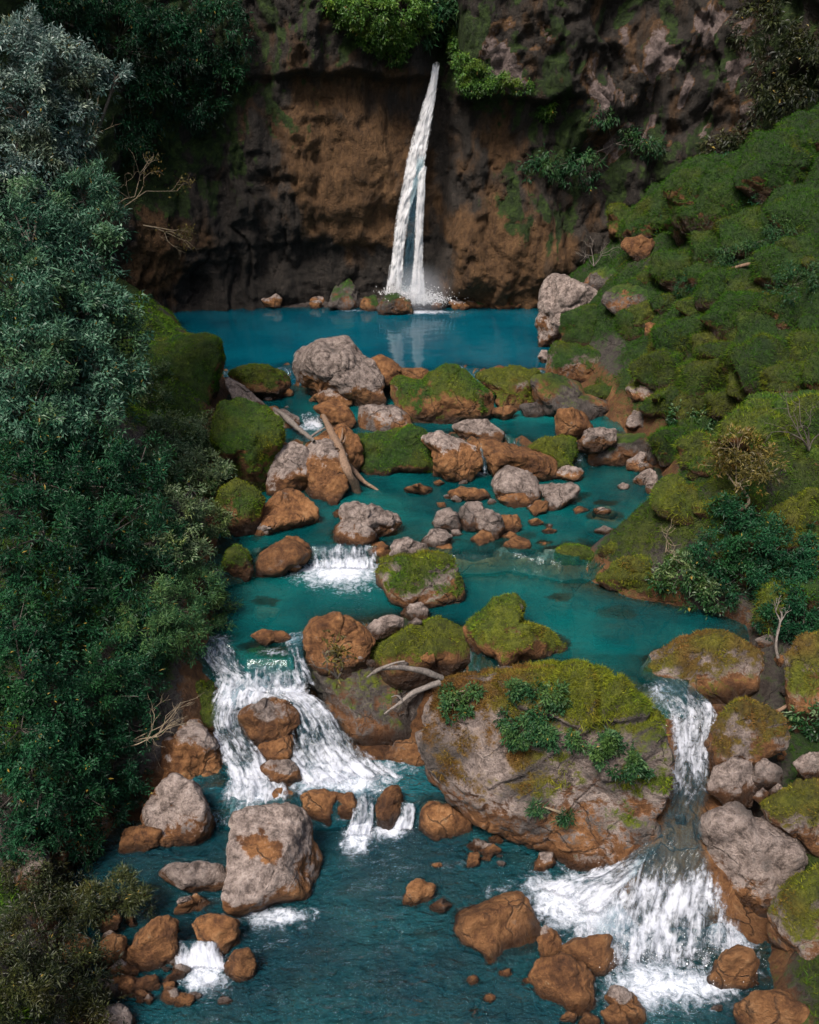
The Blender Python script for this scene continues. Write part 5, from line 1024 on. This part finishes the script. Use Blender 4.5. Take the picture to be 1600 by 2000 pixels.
plant('shrub', 'small green shrub at the right edge beside the rusty-moss boulder', 'shrub', [(1590, 1340, 30, .3), (1585, 1400, 36, .3), (1600, 1290, 30, .3)], 3000, .12, .05, L_MID, 16, trunk=.03, crown='foliage', tint0=.35)
plant('shrub', 'grey-green scrub patch high on the right hillside', 'shrub', [(1330, 380, 40, .4), (1400, 350, 45, .4), (1470, 400, 45, .4), (1390, 430, 40, .3), (1300, 450, 35, .3)], 9000, .12, .04, L_DARK_SHADE, 17, trunk=.05, crown='foliage', tint0=.7)
plant('shrub', 'green scrub patch in the middle of the right hillside', 'shrub', [(1430, 520, 45, .3), (1520, 470, 45, .4), (1560, 560, 50, .4), (1350, 560, 35, .3)], 9000, .11, .035, L_FINE, 18, trunk=.05, crown='foliage', tint0=.3)
plant('shrub', 'bright leaved patch beside the bright green hump', 'shrub', [(1330, 810, 24, .2), (1370, 830, 26, .2), (1400, 800, 20, .2), (1360, 780, 18, .2)], 2000, .13, .06, L_MID, 19, trunk=.03, crown='foliage', tint0=.35)
plant('shrub', 'dark shrub in the gully at the right edge', 'shrub', [(1560, 1215, 40, .4), (1500, 1215, 30, .3), (1590, 1260, 30, .4)], 6000, .085, .036, L_DARK_SHADE, 20, trunk=.03, crown='foliage', tint0=.5)
# cliff greenery
def cliff_pt(px, py, pull=.3):
    d = ray(px, py); t = np.linspace(20, 75, 700); P = CAM + d * t[:, None]
    h = cliff_bvh.ray_cast(Vector(CAM), Vector(d), 200)
    p = np.array(h[0]) if h[0] is not None else CAM + d * 56
    return p - d / np.linalg.norm(d) * pull
cliff_bvh = BVHTree.FromPolygons(CV.tolist(), tri_of(CF).tolist())
def cliff_plant(name, label, cat, specs, nleaf, L, W, mat, seed, pull=.4, **kw):
    sp = []
    for px, py, rp in specs:
        c = cliff_pt(px, py, pull); sp.append((px, py, rp, -c[1]))
    base = cliff_pt(specs[0][0], specs[0][1], -.1)
    return plant(name, label, cat, sp, nleaf, L, W, mat, seed, base=base, trunk=.05, crown='foliage', **kw)
cliff_plant('hanging_plant', 'lime green foliage hanging left of the waterfall lip', 'hanging plant', [(650, 8, 22), (680, 15, 34), (730, 25, 40), (790, 20, 44), (750, 65, 28), (775, 88, 20), (700, 55, 18), (785, 108, 11), (715, 85, 12), (670, 40, 14), (740, 98, 11), (800, 70, 18), (765, 115, 8), (825, 50, 14)], 15000, .16, .075, L_LIME, 21, droop=.7, tint0=.42)
cliff_plant('hanging_plant', 'green foliage over the dark cleft above the waterfall', 'hanging plant', [(845, 25, 34), (880, 15, 34), (830, 70, 16), (870, 70, 14)], 3000, .26, .11, L_FINE, 22, droop=.7, tint0=.4)
cliff_plant('hanging_plant', 'lime green curtain of plants right of the waterfall lip', 'hanging plant', [(888, 70, 12), (892, 95, 15), (903, 120, 17), (908, 145, 17), (910, 170, 17), (935, 172, 15), (960, 165, 15), (985, 158, 14), (1008, 168, 11), (930, 130, 12), (955, 145, 10), (1035, 170, 8)], 10000, .13, .06, L_LIME, 23, droop=.9, tint0=.36)
cliff_plant('hanging_plant', 'small green tuft under the right cliff ledge', 'hanging plant', [(1075, 210, 12), (1065, 225, 8)], 500, .2, .09, L_LIME, 24, droop=.7, tint0=.25)
cliff_plant('hanging_plant', 'dark creepers hanging on the upper left cliff', 'hanging plant', [(120, 40, 80), (230, 70, 85), (330, 100, 75), (420, 60, 65), (300, 190, 60), (380, 210, 50), (440, 150, 40), (260, 270, 50)], 30000, .20, .07, L_DARK_SHADE, 25, droop=.9, tint0=.45, spread=1.3)
cliff_plant('hanging_plant', 'dark creepers on the cliff right of the pale patches', 'hanging plant', [(1500, 60, 60), (1570, 130, 70), (1520, 200, 60), (1580, 260, 60), (1460, 290, 40), (1400, 290, 30)], 9000, .24, .09, L_OLIVE, 26, droop=.7, tint0=.40, spread=1.2)
cliff_plant('hanging_plant', 'thin green creepers beneath the pale limestone patches', 'hanging plant', [(1240, 270, 22), (1270, 285, 24), (1180, 230, 18), (1130, 330, 40), (1060, 330, 30)], 3500, .24, .08, L_FINE, 27, droop=.9, tint0=.25)
# shrubs growing on the giant boulder
def on_mesh(V, F, box, n, seed, minz=-.2):
    px, py = proj(V); N = vnormals(V, F)
    m = np.nonzero((px > box[0]) & (px < box[2]) & (py > box[1]) & (py < box[3]) & ((CAM - V) * N).sum(1).__gt__(0))[0]
    return V[np.random.default_rng(seed).choice(m, n)]
def boulder_shrub(label, boxes, nleaf, mat, seed, L=.085, W=.038, rr=.24, name='shrub', tint0=.42, droop=.4):
    gV, gF = gb[1], gb[2]; lobes = []
    for k, bx in enumerate(boxes):
        for p in on_mesh(gV, gF, bx, max(2, int((bx[2] - bx[0]) * (bx[3] - bx[1]) / 900)), seed + k): lobes.append((p + np.array([0, -.12, .08]), rr * random.Random(int(p[0] * 999)).uniform(.7, 1.3)))
    (V, F, A), tips = foliage(lobes, nleaf, L, W, seed, tint0=tint0, droop=droop)
    base = lobes[0][0]; r = empty(name, base); tag(r, label, 'shrub')
    segs = [tube([base - np.array([0, -.3, .2]), (base + c) / 2 + np.array([0, -.05, .1]), c], [.025, .02, .01], 5) for c, _ in lobes[:10]]
    part('stem', *join(segs), TWIG, r); part('foliage', V, F, mat, r, A, smooth=False)
boulder_shrub('leafy tuft at the left shoulder of the giant boulder', [(862, 1330, 925, 1390), (870, 1365, 900, 1410)], 3000, L_FINE, 31)
boulder_shrub('wide green shrub trailing across the middle of the giant boulder', [(985, 1345, 1110, 1400), (1000, 1390, 1130, 1445), (1060, 1420, 1140, 1455)], 9500, L_FINE, 32, tint0=.42)
boulder_shrub('green shrub trailing down the right of the giant boulder', [(1130, 1410, 1260, 1470), (1180, 1450, 1270, 1510), (1220, 1490, 1275, 1520)], 8500, L_FINE, 33, tint0=.42)
boulder_shrub('fern clumps low on the face of the giant boulder', [(1030, 1565, 1050, 1585), (1085, 1580, 1125, 1610)], 600, L_FINE, 34, L=.12, W=.022, rr=.09, name='fern')
# ------------------------------------------------------------------ dead wood
def wood(name, label, cat, tubes, mat, parts=('log',)):
    r = empty(name, tubes[0][0][0]); tag(r, label, cat)
    for k, (pts, rad) in enumerate(tubes):
        V, F = tube(pts, rad, 9); c = V.mean(0); V = V + .55 * np.mean(rad) * np.stack([fbm(V * 2.2, 3, k + 3), fbm(V * 2.2, 3, k + 9), fbm(V * 2.2, 3, k + 15)], 1)
        part(parts[min(k, len(parts) - 1)], V, F, mat, r)
    return r
def on_rock(px, py, pull):
    d = ray(px, py); h = BV.ray_cast(Vector(CAM), Vector(d), 90); p = np.array(h[0]) if h[0] is not None else at(px, py, 3)
    return p - d / np.linalg.norm(d) * pull
def m(x, y, z):
    px, py = 350 + x / 2.1333, 550 + y / 2.1333; a = at(px, py, z); b = on_rock(px, py, .18)
    return a if (a - CAM) @ FW < (b - CAM) @ FW else b
wood('driftwood_log', 'thick bleached driftwood log slanting into the third pool', 'log', [([m(600, 552, 4.75), m(630, 620, 4.5), m(665, 690, 4.1), m(700, 780, 3.5), m(752, 885, 2.85)], [.07, .15, .19, .16, .13]), ([m(655, 690, 4.2), m(678, 650, 4.5), m(682, 610, 4.75)], [.08, .05, .02]), ([m(668, 690, 4.2), m(690, 660, 4.45), m(694, 640, 4.6)], [.06, .04, .015])], DRIFT, ('log', 'root'))
wood('driftwood_log', 'slender driftwood pole trailing in the water beside the thick log', 'log', [([m(655, 700, 4.0), m(720, 780, 3.45), m(770, 830, 3.2), m(845, 882, 2.85)], [.09, .10, .08, .04])], DRIFT)
wood('driftwood_log', 'grey driftwood trunk lying left of the rapid', 'log', [([m(398, 530, 4.5), m(450, 570, 4.45), m(505, 620, 4.3), m(565, 668, 4.1)], [.07, .12, .11, .06]), ([m(540, 650, 4.2), m(580, 625, 4.35), m(625, 600, 4.5)], [.05, .05, .03])], PALEWOOD, ('log', 'branch'))
q_ = lambda x, y, Y: atY(350 + x / 2.4615, 1150 + y / 2.4615, Y)
wood('dead_branch', 'upper bleached branch jutting left from the giant boulder', 'branch', [([q_(1260, 430, 16.9), q_(1170, 395, 16.7), q_(1060, 378, 16.6), q_(960, 392, 16.5), q_(905, 425, 16.5)], [.075, .07, .06, .04, .02]), ([q_(935, 402, 16.5), q_(985, 375, 16.4), q_(1088, 346, 16.4)], [.04, .035, .015])], PALEWOOD, ('branch', 'twig'))
wood('dead_branch', 'lower bleached branch jutting left from the giant boulder', 'branch', [([q_(1250, 452, 16.6), q_(1170, 480, 16.4), q_(1110, 505, 16.3), q_(1060, 550, 16.2), q_(985, 602, 16.1)], [.075, .065, .055, .04, .015]), ([q_(1075, 540, 16.2), q_(1050, 515, 16.2), q_(1020, 520, 16.2)], [.03, .02, .008])], PALEWOOD, ('branch', 'twig'))
def twigs(start, direction, length, depth, rng, r0, out):
    d = nrm(np.array(direction, float)); mid = start + d * length * .5 + rng.normal(0, length * .06, 3); end = start + d * length + rng.normal(0, length * .08, 3)
    out.append(tube([start, mid, end], [r0, r0 * .8, r0 * .55], 5))
    if depth > 0:
        for k in range(rng.integers(2, 4)):
            twigs(mid * .4 + end * .6 if k else end, d + rng.normal(0, .5, 3), length * rng.uniform(.5, .75), depth - 1, rng, r0 * .55, out)
def bare_shrub(label, px, py, k, size, dirn, seed, mat=TWIG, r0=.035, name='bare_shrub', n=3, leaves=0):
    b = atY(px, py, -k) if k < 0 else ground(px, py, k); rng = np.random.default_rng(seed); r = empty(name, b); tag(r, label, 'shrub')
    for _ in range(n):
        out = []; twigs(b, np.array(dirn) + rng.normal(0, .35, 3), size, 3, rng, r0, out); part('stem', *join(out), mat, r)
    if leaves:
        pts = np.concatenate([V for V, F in out])[::7]; i = rng.integers(0, len(pts), leaves); P = pts[i] + rng.normal(0, .12, (leaves, 3))
        ax = nrm(rng.normal(size=(leaves, 3))); V, F, A = leaf_mesh(P, ax, nrm(rng.normal(size=(leaves, 3)) + np.array([0, 0, 1])), rng.uniform(.1, .2, leaves), rng.uniform(.05, .08, leaves), rng.uniform(.2, .8, leaves))
        part('foliage', V, F, L_GOLD, r, A, smooth=False)
bare_shrub('bare spreading shrub with a few yellow leaves against the left cliff', 215, 420, -44, 2.0, (.9, -.3, .35), 41, n=2, leaves=160)
bare_shrub('thin bare tree rising beside the blue-green tree', 190, 420, -40, 2.8, (-.05, 0, 1), 42, n=1)
bare_shrub('yellow-leaved bare branch over the cave mouth', 280, 440, -47, 1.4, (1, -.2, -.1), 43, n=2, leaves=200)
bare_shrub('white tangled dead bush beside the tufa mound', 1160, 520, .2, .8, (0, -.3, .8), 44, PALEWOOD, .03, n=4)
bare_shrub('pale dead twigs on the hill crest beside the cliff', 1190, 400, .2, .8, (.3, -.2, .6), 45, PALEWOOD, .03, n=3)
bare_shrub('grey leafless bush at the right edge of the hillside', 1580, 880, .2, .9, (-.3, -.3, .8), 46, BARK, .025, n=5)
bare_shrub('pale dead branch hanging at the right edge above the chute', 1520, 1285, .4, .7, (.25, .1, .9), 47, PALEWOOD, .05, n=1)
bare_shrub('bare twiggy bush in front of the olive moss bank', 1300, 1080, .3, .5, (0, -.4, .7), 48, TWIG, .02, n=4)
bare_shrub('tangle of bare roots over the shadowed left shore', 240, 1460, .9, .9, (.8, -.2, .2), 49, TWIG, .02, n=4)
bare_shrub('spindly shrub beside the orange boulder at the cascade', 660, 1325, -17.3, .5, (-.3, -.1, .9), 50, BARK, .03, n=3, leaves=150)
g1, g2 = ground(1425, 532), ground(1532, 516)
wood('fallen_log', 'thin fallen log lying high on the right hillside', 'log', [([g1 + [0, 0, .15], (g1 + g2) / 2 + [0, -.1, .25], g2 + [0, 0, .15]], [.06, .08, .05])], DRIFT)
g1, g2 = ground(1500, 1398), ground(1562, 1372)
wood('fallen_log', 'pale stick wedged between boulders at the right edge', 'log', [([g1 + [0, -.3, .35], (g1 + g2) / 2 + [0, -.3, .4], g2 + [0, -.3, .35]], [.04, .05, .03])], DRIFT)
